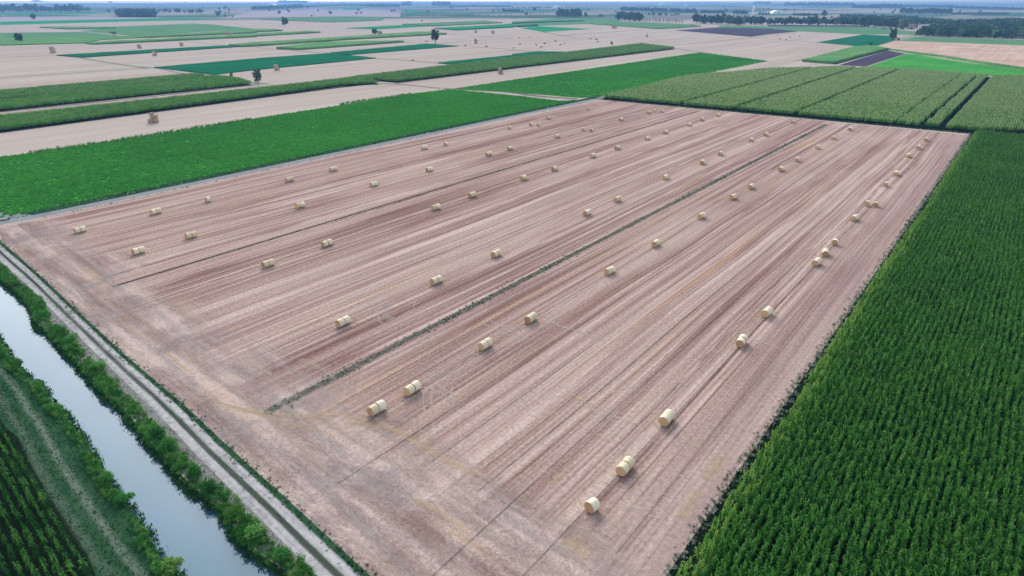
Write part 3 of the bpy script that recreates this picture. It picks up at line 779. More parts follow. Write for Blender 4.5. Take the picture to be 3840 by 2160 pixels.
low('crop_field', [A(3, 480, 427), A(3, 960, 347), A(3, 1240, 362), A(3, 1290, 400), A(3, 1080, 466), A(3, 900, 466)], 'teal', 'dark green triangular field left of the round tree', .08)
low('meadow', [A(3, 1310, 409), A(3, 1480, 368), A(3, 2576, 402), A(3, 2700, 410), A(3, 2700, 462), A(3, 2576, 457)], 'meadow', 'pale green strip in front of the forest', .08)
low('stubble_strip', [A(3, 1300, 411), A(3, 2576, 460), A(3, 2750, 466), A(3, 2750, 715), A(3, 2576, 680), A(3, 1700, 566), A(3, 1200, 498), A(3, 1075, 470)], 'pink', 'reddish striped stubble field at the right edge', .05)
blk([A(3, 870, 481), A(3, 1070, 476), A(3, 1200, 499), A(3, 650, 646), A(3, 340, 622)], 'corn block left of the small ploughed field')
sheet('ploughed_field', [A(3, 1205, 508), A(3, 1385, 540), A(3, 985, 668), A(3, 715, 655)], MT['plough'], .04, label='small dark purple ploughed field')
low('soybean_field', [A(3, 1390, 542), A(3, 1500, 546), A(3, 1800, 600), A(3, 2576, 706), M(2, 2700, 105), M(2, 2576, 118), M(2, 2250, 108), M(2, 1660, 68), M(2, 1390, 42)], 'soy', 'bright green soybean field behind the far corn', .03)
lowb([A(3, 1200, 499), A(3, 1700, 562), A(3, 2200, 640), A(3, 2700, 712), A(3, 2700, 722), A(3, 2200, 652), A(3, 1700, 572), A(3, 1390, 530)], 'corn_far', 'dark hedge line behind the right soybeans', 1.6)
low('fallow', [T(1, 780, 272), T(1, 1200, 180), T(1, 1700, 150), T(1, 2576, 125), T(2, 350, 145), T(2, 900, 200), T(2, 880, 258), T(1, 2576, 248)], 'mauve', 'broad mauve fallow rise in the haze', .12)
for pts in ([T(2, 0, 150), T(2, 60, 115), T(2, 250, 108), T(2, 350, 125), T(2, 250, 148)], [T(2, 890, 168), T(2, 1000, 140), T(2, 1150, 150), T(2, 1190, 172), T(2, 1080, 192)], [T(1, 2200, 135), T(1, 2576, 128), T(2, 0, 140), T(1, 2400, 148)]):
    low('crop_field', pts, 'soy_far', 'small bluish green plot in the mauve rise', .16)
low('fallow', [T(2, 1190, 205), T(2, 1650, 108), T(2, 2100, 120), T(2, 2576, 190), T(2, 2576, 215), T(2, 1900, 245)], 'land', 'pale field behind the thin poplar row', .13)
# farm tracks and field edges
def track(pix, w, mat, label, z=.06): ribbon('farm_track', [tuple(G(q))[:2] for q in pix], w, MT[mat], z, label=label)
MT['track_g'] = mat_plain('grassy_track', (.22, .26, .17), .95, .4, .5)
MT['track_d'] = mat_plain('field_edge_weeds', (.15, .165, .12), .95, .5, .5)
track([A(0, 820, 585), A(0, 1100, 632), A(0, 1300, 662), A(0, 1500, 688)], 5, 'track_g', 'grassy cross track between stubble fields')
track([M(0, 1060, 42), M(0, 1165, 50), M(0, 1400, 96), M(0, 1620, 118)], 3.5, 'gravel', 'pale bend of the cross track')
track([M(0, 0, 125), M(0, 500, 92), M(0, 1100, 48)], 3, 'track_g', 'grassy field edge left of the cross track')
track([A(1, 0, 480), A(1, 400, 512), A(1, 620, 530), A(1, 740, 535), A(1, 1210, 588), A(1, 1500, 606), A(1, 1830, 638), A(1, 1960, 648)], 3, 'track_d', 'weedy track crossing the stubble strips')
track([A(1, 1490, 425), A(1, 1720, 440), A(1, 1803, 441), A(1, 2200, 410), A(1, 2576, 388)], 3, 'track_d', 'thin track by the big lone tree')
track([A(1, 1920, 346), A(1, 2576, 384)], 3, 'track_d', 'thin field edge right of the long corn strip')
track([A(1, 2040, 466), A(1, 2300, 480), A(1, 2576, 500), A(2, 0, 502), A(2, 250, 522), A(2, 540, 526)], 3, 'track_d', 'weedy field edge right of the lone tree')
track([A(0, 0, 486), A(0, 860, 458)], 3, 'track_d', 'field edge at the left margin')
track([A(0, 0, 576), A(0, 570, 559)], 3, 'track_d', 'field edge before the left stack')
track([A(0, 1880, 418), A(0, 2100, 438), A(0, 2300, 458)], 3, 'track_g', 'short grassy field edge')
track([A(1, 0, 243), A(1, 400, 228), A(1, 800, 226)], 4, 'track_d', 'far field edge by the first lone tree')
track([A(2, 310, 322), A(2, 490, 357), A(2, 650, 382)], 4, 'track_d', 'field edge right of the green triangle')
track([A(2, 490, 356), A(2, 1100, 315), A(2, 1500, 300), A(2, 2060, 272)], 4, 'track_d', 'long field edge below the pale green field')
track([A(2, 1560, 462), A(2, 1900, 430), A(2, 2400, 378)], 3, 'track_d', 'thin field edge towards the ploughed field')
track([A(2, 1640, 486), A(2, 1900, 526)], 3, 'track_d', 'short field edge at the corn tip')
track([A(2, 2400, 372), A(3, 0, 390), A(3, 480, 426), A(3, 900, 466), A(3, 870, 480), A(3, 400, 590), A(3, 260, 612)], 3, 'track_d', 'field edge round the pale right stubble')
track([A(3, 1490, 352), A(3, 1300, 398), A(3, 1080, 460), A(3, 960, 466)], 6, 'track_g', 'pale green lane by the round tree')
track([M(1, 290, 168), M(1, 480, 178), M(1, 750, 205)], 3, 'track_d', 'weedy end of the stubble strip')
track([M(1, 770, 207), M(1, 1200, 228), M(1, 1500, 264), M(1, 1780, 284)], 4.5, 'track_d', 'dark weedy ditch between two soybean fields')
track([M(0, 1900, 160), M(0, 2030, 172)], 4, 'track_g', 'grass patch at the grey willow')

# ------------------------------------------------------------------ weeds, verges, ditches
tg = [tuft(14, .55, .45, .09, 'weed') for _ in range(3)]
td = [tuft(14, .6, .45, .08, 'dry') for _ in range(3)]
MT['verge_leaf'] = mat_leaf('verge_leaf', (.014, .070, .024), (.030, .125, .040), (.070, .19, .058), .25)
tgr = [tuft(16, .45, .5, .09, 'verge_leaf') for _ in range(3)]
wtuf = tg + td + tgr                      # 0-2 grey green, 3-5 dry, 6-8 green
MT['ditch'] = mat_plain('ditch_earth', (.085, .075, .070), .95, .5, 1.2)
def weeds(name, line, width, dens, mixw, label, hs=1.0, off=0.0, m=150):
    L0 = along(line, 1.0)
    P = []
    for p, nrm in L0:
        k = rng.poisson(dens)
        for _ in range(k):
            P.append(p + nrm * (rng.normal(0, width / 2.6) + off) + Vector((rng.uniform(-.5, .5), rng.uniform(-.5, .5), 0)))
    P = np.array([tuple(p) for p in P]); P = P[inframe(P, m)]
    n = len(P)
    cl = np.sin(P[:, 1] * .21 + P[:, 0] * .3) * .5 + np.sin(P[:, 1] * .067 + 1.3) * .5        # patchy along the line
    w = np.array(mixw, float); w /= w.sum()
    c = np.array([rng.choice(3, p=w) for _ in range(n)])
    c = np.where((cl > .72) & (rng.uniform(0, 1, n) < .45), 2, c)
    vi = c * 3 + rng.integers(0, 3, n)
    s = rng.uniform(.6, 1.3, n) * hs * (1 + .25 * cl)
    scatter(name, P, wtuf, vi, rng.uniform(0, 6.28, n), s, label, 'weeds')
V2 = lambda x, y: Vector((x, y, 0))
d1 = [V2(-131.2, 47), V2(-130.9, 150), V2(-130.6, 250), V2(-130.4, 324)]
d2 = [V2(-71.0, 40), V2(-70.7, 150), V2(-70.4, 250), V2(-70.1, 322)]
MT['ditch_s'] = mat_strip('ditch_earth_strip', (.125, .14, .105), 1.1, 1.3, .3, .5, .9)
MT['ditch_d'] = mat_strip('dark_furrow', (.045, .048, .045), 1.1, 1.5, .3, .6, .9)
ribbon('ditch', [tuple(p)[:2] for p in d1], 1.15, MT['ditch_d'], .022, label='thin dark furrow drain across the stubble')
ribbon('ditch', [tuple(p)[:2] for p in d2], 1.6, MT['ditch_s'], .022, label='wide weedy furrow drain across the stubble')
weeds('drain_weeds', [V2(-131, 62)] + d1[1:], .7, 2.2, (.45, .4, .15), 'thin line of dry and green weeds in the narrow drain', .3)
weeds('drain_weeds', d2, 1.3, 6, (.50, .38, .12), 'broad line of grey green weeds in the wide drain', .42)
weeds('verge_grass', ext2(rRw, 60, 30), .9, 8, (.15, .05, .80), 'green grass verge between gravel track and stubble', .36, .55)
sheet('verge', [tuple(p) for p in ext2(rRw)] + [tuple(p + nn * .8) for p in ext2(rRw)[::-1]], MT['grass'], .018, label='grassy verge along the gravel track')
mid = [(a * .47 + b * .53) for a, b in zip(rLw, [rRw[0], rRw[1], rRw[2], rRw[3], rRw[4], rRw[5], rRw[6], rRw[7]])]
MT['median'] = mat_strip('track_grass', (.062, .092, .066), .85, .9, .12, .8, .85)
ribbon('grass_median', [tuple(p)[:2] for p in ext2(mid, 80, 50)], 1.1, MT['median'], .042, label='grassy middle ridge of the gravel track')
weeds('median_grass', ext2(mid, 40, 30), .45, 3.0, (.35, .05, .60), 'low grass in the middle of the gravel track', .18)
vmid = [a + nn * -1.1 for a in ext2(rLw, 60, 30)]
weeds('verge_weeds', vmid, .9, 4.0, (.45, .45, .10), 'dry pale weeds on the stony verge', .32)
weeds('verge_weeds', [V2(CX - 1.3, 26), V2(CX - 1.3, YF)], .8, 7, (.46, .40, .14), 'grey weeds between stubble and tall corn', .5)
weeds('ditch_grass', [V2(-198, YF + 2.2), V2(CX, YF + 3.6), V2(2, YF + 13)], 1.8, 7, (.2, .05, .75), 'dark grass along the front of the far corn', .7)
weeds('verge_weeds', [V2(-190.8, 52), V2(-190.8, 330)], .8, 1.6, (.5, .25, .25), 'thin weeds along the stubble side of gravel road', .4)
weeds('verge_weeds', [V2(-197.0, 40), V2(-197.2, 335)], 2.0, 4.0, (.22, .04, .74), 'weedy verge between gravel road and soybeans', .6)
sheet('verge', [(-195.3, 25, 0), (-195.3, 345, 0), (-199.7, 345, 0), (-199.7, 25, 0)], MT['grass'], .020, label='grassy verge between gravel road and soybeans')
sheet('corner_patch', [tuple(G(q)) for q in (M(0, 0, 1142), M(0, 120, 1150), M(0, 290, 1165), M(0, 160, 1190), M(0, 0, 1198))], MT['gravel'], .036, label='bare grey patch in the soybean corner')
hl = [G(q) for q in (M(0, 240, 694), M(0, 850, 606), M(0, 1500, 504), M(0, 1900, 438))]
hp = []
for p, nrm in along(hl, .9):
    for k in range(2): hp.append(tuple(p + nrm * rng.normal(0, .9)))
hl2 = [G(q) for q in (M(0, 2576, 334), M(1, 0, 324), M(1, 530, 248))]
for p, nrm in along(hl2, .9):
    for k in range(2): hp.append(tuple(p + nrm * rng.normal(0, .7)))
bb = [leafball(130, .80, 1.7, .10, 'bush', 5) for _ in range(3)] + [leafball(130, .80, 1.7, .10, 'bush_y', 5) for _ in range(2)]
n = len(hp)
scatter('hedge_growth', np.array(hp), bb, rng.integers(0, 3, n), rng.uniform(0, 6, n), rng.uniform(.5, .8, n), 'dark hedge of tall weeds along the back of soybeans', 'hedge')

# canal bank growth
def bankgrowth(line, side, w0, w1, dens, label, hs, ylw):
    P, S, V = [], [], []
    for p, nrm in along(line, .8):
        k = rng.poisson(dens)
        for _ in range(k):
            o = rng.uniform(w0, w1)
            q = p + nrm * side * o
            z = -.9 * max(0, -o / .9) if o < 0 else 0
            P.append((q.x + rng.uniform(-.4, .4), q.y, max(z, -.7)))
            nz = .75 + .35 * math.sin(p.x * .55) * math.sin(p.x * .23 + 1)
            S.append(rng.uniform(.55, 1.15) * nz * hs); V.append(rng.integers(3, 5) if rng.uniform() < ylw else rng.integers(0, 3))
    P = np.array(P); ok = inframe(P, 250)
    S = np.array(S)[ok]
    scatter('bank_growth', P[ok], bb, np.array(V)[ok], rng.uniform(0, 6.28, ok.sum()), np.stack([S, S, S * rng.uniform(.8, 1.2, len(S))], 1), label, 'undergrowth')
cl = [cw[0] - ev * 50] + cw + [cw[-1] + ev * 14]
ll = [wl[0] - ev * 40] + wl + [wl[-1] + ev * 14]
bankgrowth(cl, 1, -.35, 1.7, 17, 'thick green growth along the far canal bank', .58, .25)
bankgrowth(ll, -1, -.35, .9, 10, 'dark low growth along the near canal bank', .46, .25)
def bankreeds(line, side, lab):
    P = []
    for p, nrm in along(line, .5):
        for k in range(rng.poisson(2.2)):
            q = p + nrm * side * rng.uniform(-.85, -.2); P.append((q.x, q.y, -.6))
    P = np.array(P); P = P[inframe(P, 250)]; n = len(P)
    scatter('bank_reeds', P, wtuf, rng.integers(6, 9, n), rng.uniform(0, 6.28, n), rng.uniform(.6, 1.1, n), lab, 'reeds')
bankreeds(cl, 1, 'green reeds at the water edge of the far bank')
bankreeds(ll, -1, 'green reeds at the water edge of the near bank')
# grass on the near side
gp = [ll[0] - nn * 1.0] + [p - nn * 1.0 for p in ll[1:]]
gpoly = [tuple(p) for p in gp] + [tuple(p) for p in lcp[0:len(lc) + 2][::-1]]
xs = [p[0] for p in gpoly]; ys = [p[1] for p in gpoly]
P = np.stack([rng.uniform(min(xs), max(xs), 18000), rng.uniform(min(ys), max(ys), 18000), np.zeros(18000)], 1)
P = P[inside(gpoly, P)]; P = P[inframe(P, 200)]
n = len(P)
pn = np.sin(P[:, 0] * .31 + P[:, 1] * 1.1) + np.sin(P[:, 0] * .11 - P[:, 1] * .6)
c = np.where(rng.uniform(0, 1, n) < .03, rng.integers(0, 3, n), rng.integers(6, 9, n))
scatter('grass_tufts', P, wtuf, c, rng.uniform(0, 6.28, n), rng.uniform(.15, .28, n), 'rough green grass between canal and corner corn', 'grass')
MT['pale_track'] = mat_strip('worn_grass', (.22, .285, .22), 1.15, .5, .04, .9, .66)
MT['pale_track2'] = mat_strip('faint_worn_grass', (.15, .215, .155), 1.15, .5, .04, .9, .55)
pt = [G(q) for q in (L(0, -40, 960), L(0, 110, 1150), L(0, 220, 1328), B(0, 290, 170), B(0, 460, 480), B(0, 640, 750), B(0, 800, 980), B(0, 960, 1190), B(0, 1070, 1328))]
ribbon('worn_track', [tuple(p)[:2] for p in ext2(pt, 60, 20)], 1.5, MT['pale_track'], .022, label='pale worn wheel track in the near grass')
ribbon('worn_track', [tuple(p - nn * 2.0)[:2] for p in ext2(pt, 60, 20)], 1.6, MT['pale_track2'], .022, label='fainter second wheel track in the near grass')

# ------------------------------------------------------------------ bushes on the banks (things)
def bush_thing(q, r, h, mat, label, n=420, z=0.0):
    p = G(q) + nn * (1.1 if 'far bank' in label or 'notch' in label else -.2)
    r *= .82; h *= .9
    root = empty('bush', (p.x, p.y, z))
    lf = leafball(900, r, h, .085, mat, 7, True, 'foliage'); lf.parent = root
    parts = []
    for i in range(5):
        a = random.uniform(0, 6.28)
        v, f = tube([(0, 0, -.6), (r * .2 * math.cos(a), r * .2 * math.sin(a), h * .3), (r * .4 * math.cos(a), r * .4 * math.sin(a), h * .62)], .03, .012, 5); parts.append((v, f, 0))
    V, Fc, MI = join(parts); mesh_obj('stems', V, Fc, [MT['bark']], root)
    tag(root, label, 'bush', 'bushes on the canal banks')
for q, r, h, m, lb in [
    (B(0, 1115, 310), 1.25, 1.9, 'bush', 'round green bush on the far bank above the narrow water'),
    (B(0, 1215, 420), 1.45, 2.1, 'bush', 'largest round bush on the far bank, middle of its row'),
    (B(0, 1400, 600), 1.1, 1.8, 'bush', 'leafy bush on far bank just below the largest one'),
    (B(0, 1500, 740), 1.15, 1.9, 'bush', 'bush hanging over the water at the bank notch'),
    (B(0, 1715, 930), 1.25, 1.8, 'bush_y', 'light green bush on far bank below the notch'),
    (B(0, 1850, 1080), 1.1, 1.7, 'bush', 'darker bush on far bank below the light one'),
    (B(0, 2060, 1260), 1.05, 1.6, 'bush', 'lowest bush on the far bank beside the track'),
    (L(0, 700, 1040), 1.2, 1.7, 'bush', 'bush on far bank beside the stony verge'),
    (L(0, 480, 830), 1.1, 1.6, 'bush', 'upper bush on far bank opposite the bank stub'),
    (L(0, 260, 640), 1.2, 1.7, 'bush', 'uppermost large bush on the far bank'),
    (L(0, 60, 400), 1.1, 1.5, 'bush_y', 'light bush at the left frame edge on far bank'),
    (L(0, 155, 985), .8, 1.5, 'bush', 'small dark round bush jutting from the near bank'),
    (B(0, 830, 600), 1.0, 1.5, 'bush', 'dark bush on the near bank at the water bend'),
    (B(0, 950, 760), .9, 1.3, 'bush', 'low dark bush on near bank below the bend'),
    (B(0, 1320, 1290), 1.0, 1.8, 'bush_y', 'yellow green bush at the bottom of the near bank')]:
    bush_thing(q, r, h, m, lb)

# ------------------------------------------------------------------ straw and wheel marks lying on the stubble
MT['mark'] = mat_strip('tyre_marks', (.56, .485, .45), 1.2, 1.4, .12, .9, .55)
MT['mark2'] = mat_strip('straw_swath', (.52, .44, .36), .60, .8, .06, .9, .75)
MT['litter'] = mat_strip('loose_straw', (.58, .45, .28), .72, 1.4, .10, .95, .68)
MT['chaff'] = mat_strip('pale_chaff', (.48, .435, .41), .60, .7, .08, .9, .7)
def mark(pix, w, mat='mark', z=.020, lab='pale curved tyre mark on the stubble'):
    ribbon('tyre_mark', [tuple(G(q))[:2] for q in pix], w * (1.6 if mat == 'mark' else 1), MT[mat], z, label=lab)
zz = [0]
def mk(pix, w, mat='mark'):
    zz[0] += 1; mark(pix, w, mat, .020 + .0006 * zz[0])
# fans of turning marks near the bales (B1 = lower middle, L1 = middle of the picture)
mk([L(1, 1130, 850), L(1, 980, 930), L(1, 880, 1050), L(1, 830, 1180), L(1, 850, 1270), B(1, 830, 80)], .35)
mk([L(1, 900, 970), L(1, 820, 1070), L(1, 770, 1180), L(1, 760, 1290)], .3)
mk([L(1, 690, 1130), L(1, 680, 1230), L(1, 690, 1320)], .35); mk([L(1, 630, 1150), L(1, 615, 1240), L(1, 630, 1328)], .35)
mk([L(1, 640, 1140), L(1, 760, 1200), L(1, 860, 1270), B(1, 800, 60)], .35); mk([L(1, 700, 1120), L(1, 800, 1180), L(1, 870, 1230)], .3)
mk([L(1, 1050, 660), L(1, 1200, 730), L(1, 1390, 810)], .35); mk([L(1, 1110, 640), L(1, 1270, 720), L(1, 1440, 800)], .35)
mk([L(1, 1500, 640), L(1, 1700, 700), L(1, 1880, 770), L(1, 2000, 800)], .4); mk([L(1, 1520, 610), L(1, 1640, 690), L(1, 1800, 730), L(1, 1920, 790)], .35)
mk([L(1, 1200, 690), L(1, 1330, 700), L(1, 1500, 750)], .3)
mk([L(1, 2180, 180), L(1, 2300, 190), L(1, 2400, 230)], .35); mk([L(1, 2120, 250), L(1, 2250, 270), L(1, 2360, 290)], .35); mk([L(1, 2150, 220), L(1, 2280, 240), L(1, 2420, 280)], .3)
mk([L(1, 1950, 330), L(1, 2010, 380), L(1, 2080, 390)], .3); mk([L(1, 1930, 380), L(1, 1900, 420), L(1, 1850, 450), L(1, 1750, 480)], .3)
mk([L(1, 180, 510), L(1, 270, 560), L(1, 280, 640), L(1, 350, 700)], .4); mk([L(1, 560, 490), L(1, 540, 560), L(1, 460, 600)], .3); mk([L(1, 690, 160), L(1, 800, 190), L(1, 950, 260)], .35)
mk([L(1, 640, 140), L(1, 760, 180), L(1, 860, 200)], .3)
mk([B(1, 1860, 50), B(1, 1960, 110), B(1, 2080, 180)], .35); mk([B(1, 1900, 30), B(1, 2010, 90), B(1, 2120, 150)], .35); mk([L(1, 1820, 1260), B(1, 1900, 70), B(1, 2050, 130), B(1, 2250, 190)], .3)
mk([L(1, 2040, 1200), L(1, 2100, 1165), L(1, 2250, 1160), L(1, 2400, 1200)], .3)
mk([B(1, 2100, 780), B(1, 2220, 820), B(1, 2380, 830), B(1, 2450, 860)], .35); mk([B(1, 2140, 810), B(1, 2280, 860), B(1, 2420, 900)], .3)
mk([L(2, 180, 540), L(2, 300, 580), L(2, 420, 620)], .35); mk([L(2, 420, 730), L(2, 560, 800), L(2, 740, 860)], .35); mk([L(2, 520, 790), L(2, 620, 820), L(2, 700, 850)], .3)
mk([L(2, 780, 85), L(2, 900, 110), L(2, 1040, 180)], .3); mk([L(2, 850, 240), L(2, 1000, 260), L(2, 1150, 275)], .3); mk([L(2, 700, 240), L(2, 850, 240), L(2, 980, 280)], .3)
mk([L(0, 1100, 60), L(0, 1160, 110), L(0, 1100, 180), L(0, 1040, 260)], .4); mk([L(0, 1120, 90), L(0, 1200, 110), L(0, 1240, 140)], .3)
mk([L(0, 1180, 520), L(0, 1280, 560), L(0, 1350, 550)], .35); mk([L(0, 1900, 780), L(0, 2000, 850), L(0, 2080, 900)], .35); mk([L(0, 1960, 800), L(0, 2060, 850), L(0, 2130, 890)], .3)
# straw swaths along the headland, parallel to the canal track and bending into the rows
for off, a, b, w, m in [(4.0, 0, 150, 1.6, 'chaff'), (7.0, 10, 150, 1.2, 'mark2'), (9.8, 0, 120, 1.9, 'chaff'), (12.5, 55, 165, 1.5, 'mark2'), (15.5, 80, 165, 1.4, 'chaff'), (18.5, 95, 168, 1.8, 'mark2'), (2.2, 0, 160, .9, 'mark2')]:
    pts = [R0 + ev * (a + (b - a) * i / 12) + nn * (off + math.sin(i * 1.7 + off) * .5) for i in range(13)]
    zz[0] += 1
    ribbon('straw_swath', [tuple(p)[:2] for p in pts if p.x < XC - 1], w, MT[m], .020 + .0006 * zz[0], label='pale straw swath along the headland')
mk([B(1, 40, 170), B(1, 350, 210), B(1, 480, 270), B(1, 700, 400), B(1, 960, 560)], 1.6, 'litter')
mk([L(0, 1700, 1300), B(0, 2300, 130), B(0, 2576, 110), B(1, 240, 180)], 1.5, 'litter'); mk([L(0, 1640, 1260), B(0, 2200, 180), B(0, 2500, 260)], 1.0, 'litter')
mk([L(1, 360, 520), L(1, 330, 600), L(1, 400, 640)], 3.0, 'chaff'); mk([L(1, 1200, 760), L(1, 1290, 730), L(1, 1360, 680)], 1.6, 'chaff')
mk([L(1, 620, 1130), L(1, 700, 1080), L(1, 780, 1030)], 1.6, 'chaff')
mk([B(2, 280, 420), B(2, 230, 540), B(2, 180, 600)], 2.6, 'litter'); mk([B(2, 130, 690), B(2, 40, 800), B(1, 2560, 900)], 2.0, 'litter'); mk([B(1, 1700, 1050), B(1, 1780, 1120), B(1, 1850, 1200)], 3.2, 'litter')
mk([L(1, 1760, 1230), L(1, 1830, 1260), L(1, 1900, 1300)], 1.3, 'litter'); mk([B(1, 1560, 640), B(1, 1640, 580), B(1, 1760, 480)], .8, 'litter')
mk([B(1, 0, 460), B(1, 230, 570), B(1, 430, 650)], 1.0, 'mark2'); mk([B(1, 560, 760), B(1, 800, 880), B(1, 960, 1010)], 1.4, 'litter'); mk([B(1, 980, 600), B(1, 1180, 720), B(1, 1420, 880), B(1, 1600, 960)], 1.2, 'chaff')
mk([L(0, 700, 540), L(0, 820, 650), L(0, 1000, 720), L(0, 1120, 800)], .9, 'litter'); mk([L(0, 1250, 880), L(0, 1400, 1010), L(0, 1480, 1050)], .9, 'litter')
# straight ruts running with the rows
MT['rut'] = mat_strip('wheel_rut', (.10, .082, .088), .70, 2.5, .35, .5)
def rut(pix_a, pix_b, w=.22):
    a, b = G(pix_a), G(pix_b); zz[0] += 1
    pts = [(a.x + (b.x - a.x) * i / 10 + .12 * math.sin(i * 2.1), a.y + (b.y - a.y) * i / 10) for i in range(11)]
    ribbon('wheel_rut', pts, w, MT['rut'], .020 + .0006 * zz[0], label='thin dark wheel rut running with the rows')
for x, y0, y1, w in [(-34.5, 30, 320, .28), (-38.6, 34, 300, .2), (-27.6, 36, 320, .2), (-22.0, 40, 325, .2), (-46.3, 30, 250, .2), (-52.0, 36, 320, .22), (-58.5, 40, 260, .18), (-64.8, 42, 320, .2), (-75.0, 46, 310, .22), (-79.0, 60, 318, .18), (-88, 55, 300, .2), (-97, 50, 318, .2), (-103.5, 66, 300, .18), (-113, 60, 318, .2), (-121, 50, 280, .2), (-138, 60, 318, .22), (-149, 66, 300, .2), (-160, 60, 318, .22), (-172, 64, 300, .2), (-182, 60, 310, .2)]:
    zz[0] += 1
    yh = R1.y + (x - R1.x) * ev.y / ev.x
    if x not in (-34.5, -27.6, -52.0): y0 = max(y0, yh + 19 + 4 * math.sin(x))
    ribbon('wheel_rut', [(x + .10 * math.sin(i * 2.1 + x), y0 + (y1 - y0) * i / 10) for i in range(11)], w, MT['rut'], .020 + .0006 * zz[0], label='thin dark wheel rut running with the rows')

# ------------------------------------------------------------------ round bales
RB, LB = .66, 1.16
def make_bale():
    seg = 36
    ys = [-.5, -.498, -.47, -.30, -.1, .1, .30, .47, .498, .5]
    rad = [.0, .93, 1.0, 1.0, 1.005, 1.0, 1.0, 1.0, .93, .0]
    vs, fs = [], []
    # straw body: end discs pushed in and out in rings
    rings = [(-.5 + .012 * math.sin(k * 2.3), r) for k, r in enumerate((.06, .2, .36, .52, .68, .82))] + [(-.492, .93), (-.46, .985), (.46, .985), (.492, .93)] + [(.5 + .012 * math.sin(k * 2.3), r) for k, r in enumerate((.82, .68, .52, .36, .2, .06))]
    for y, r in rings:
        for k in range(seg):
            a = 2 * PI * k / seg
            rr = RB * r * (1 + .012 * math.sin(3 * a + 1) + random.gauss(0, .006))
            vs.append((rr * math.cos(a), y * LB + random.gauss(0, .008), RB + max(rr * math.sin(a), -RB * .97)))
    n = len(rings)
    for i in range(n - 1):
        for k in range(seg):
            a = i * seg + k; b = i * seg + (k + 1) % seg
            fs.append((a, a + seg, b + seg, b))
    fs.append(tuple(range(seg))); fs.append(tuple(range((n - 1) * seg, n * seg))[::-1])
    body = mesh_obj('round_straw_bale', vs, fs, [MT['straw']], None, True)
    vs, fs = [], []
    rows = [(-.468, .987), (-.466, 1.003), (-.35, 1.012), (-.12, 1.010), (.1, 1.013), (.34, 1.011), (.466, 1.003), (.468, .987)]
    for y, r in rows:
        for k in range(seg):
            a = 2 * PI * k / seg
            rr = RB * r * (1 + .012 * math.sin(3 * a + 1)) + random.gauss(0, .0022)
            vs.append((rr * math.cos(a), y * LB, RB + max(rr * math.sin(a), -RB * .975)))
    for i in range(len(rows) - 1):
        for k in range(seg):
            a = i * seg + k; b = i * seg + (k + 1) % seg
            fs.append((a, a + seg, b + seg, b))
    mesh_obj('net_wrap', vs, fs, [MT['net']], body, True)
    return body
# straw rings use object X/Z, so the mesh is centred on its axis
bale0 = make_bale()
for o in (bale0, bale0.children[0]):
    for v in o.data.vertices: v.co.z -= RB
WORDS = ['first', 'second', 'third', 'fourth', 'fifth', 'sixth', 'seventh', 'eighth', 'ninth', 'tenth', 'eleventh', 'twelfth', 'thirteenth', 'fourteenth', 'fifteenth']
bale_rows = {   # (x, y, n): n 2 = two bales end to end, 1 = one alone, 3 = two apart
 'row beside the gravel road': [(201, 578, 2), (392, 532, 2), (523, 502, 1), (728, 451, 2), (838, 425, 2), (1067, 371, 2), (1121, 362, 1), (1281, 321, 1), (1345, 313, 3), (1380, 296, 2), (1479, 273, 1)],
 'row left of thin drain': [(348, 631, 2), (480, 592, 2), (755, 516, 2), (940, 463, 2), (1080, 426, 2), (1229, 387, 2), (1283, 373, 2), (1402, 342, 2), (1477, 326, 3), (1562, 300, 2), (1632, 282, 2), (1656, 279, 3)],
 'row right of thin drain': [(674, 663, 2), (822, 612, 2), (1096, 521, 2), (1188, 490, 2), (1317, 447, 2), (1395, 424, 2), (1491, 391, 2), (1553, 371, 2), (1628, 347, 2), (1674, 332, 2), (1734, 313, 2), (1766, 300, 2), (1806, 289, 2)],
 'row left of weedy drain': [(863, 809, 2), (1098, 705, 2), (1248, 638, 2), (1477, 535, 2), (1554, 501, 2), (1674, 445, 2), (1767, 408, 2), (1813, 386, 2), (1890, 352, 2), (1927, 338, 2), (1995, 306, 2)],
 'row right of weedy drain': [(948, 1027, 2), (1037, 977, 2), (1221, 866, 2), (1336, 800, 2), (1534, 681, 2), (1650, 612, 2), (1765, 543, 2), (1845, 495, 2), (1890, 469, 2), (1965, 425, 2), (2006, 401, 2), (2057, 370, 2), (2097, 346, 2), (2139, 324, 2)],
 'row beside the tall corn': [(1490, 1272, 1), (1573, 1173, 2), (1677, 1051, 2), (1866, 858, 2), (1930, 785, 2), (2055, 659, 2), (2077, 635, 2), (2101, 609, 1), (2150, 548, 2), (2193, 513, 3), (2229, 464, 1), (2255, 436, 2), (2286, 391, 2), (2311, 370, 2), (2330, 350, 2)]}
used = False
def put_bale(p, rz, label):
    global used
    o = copy_tree(bale0) if used else bale0
    used = True
    k = random.uniform(.97, 1.03)
    o.location = (p.x, p.y, RB * .97 * k + .015); o.rotation_euler = (0, random.uniform(-.25, .25), rz); o.scale = (k, random.uniform(.97, 1.03), k)
    tag(o, label, 'straw bale', 'round straw bales on the stubble field')
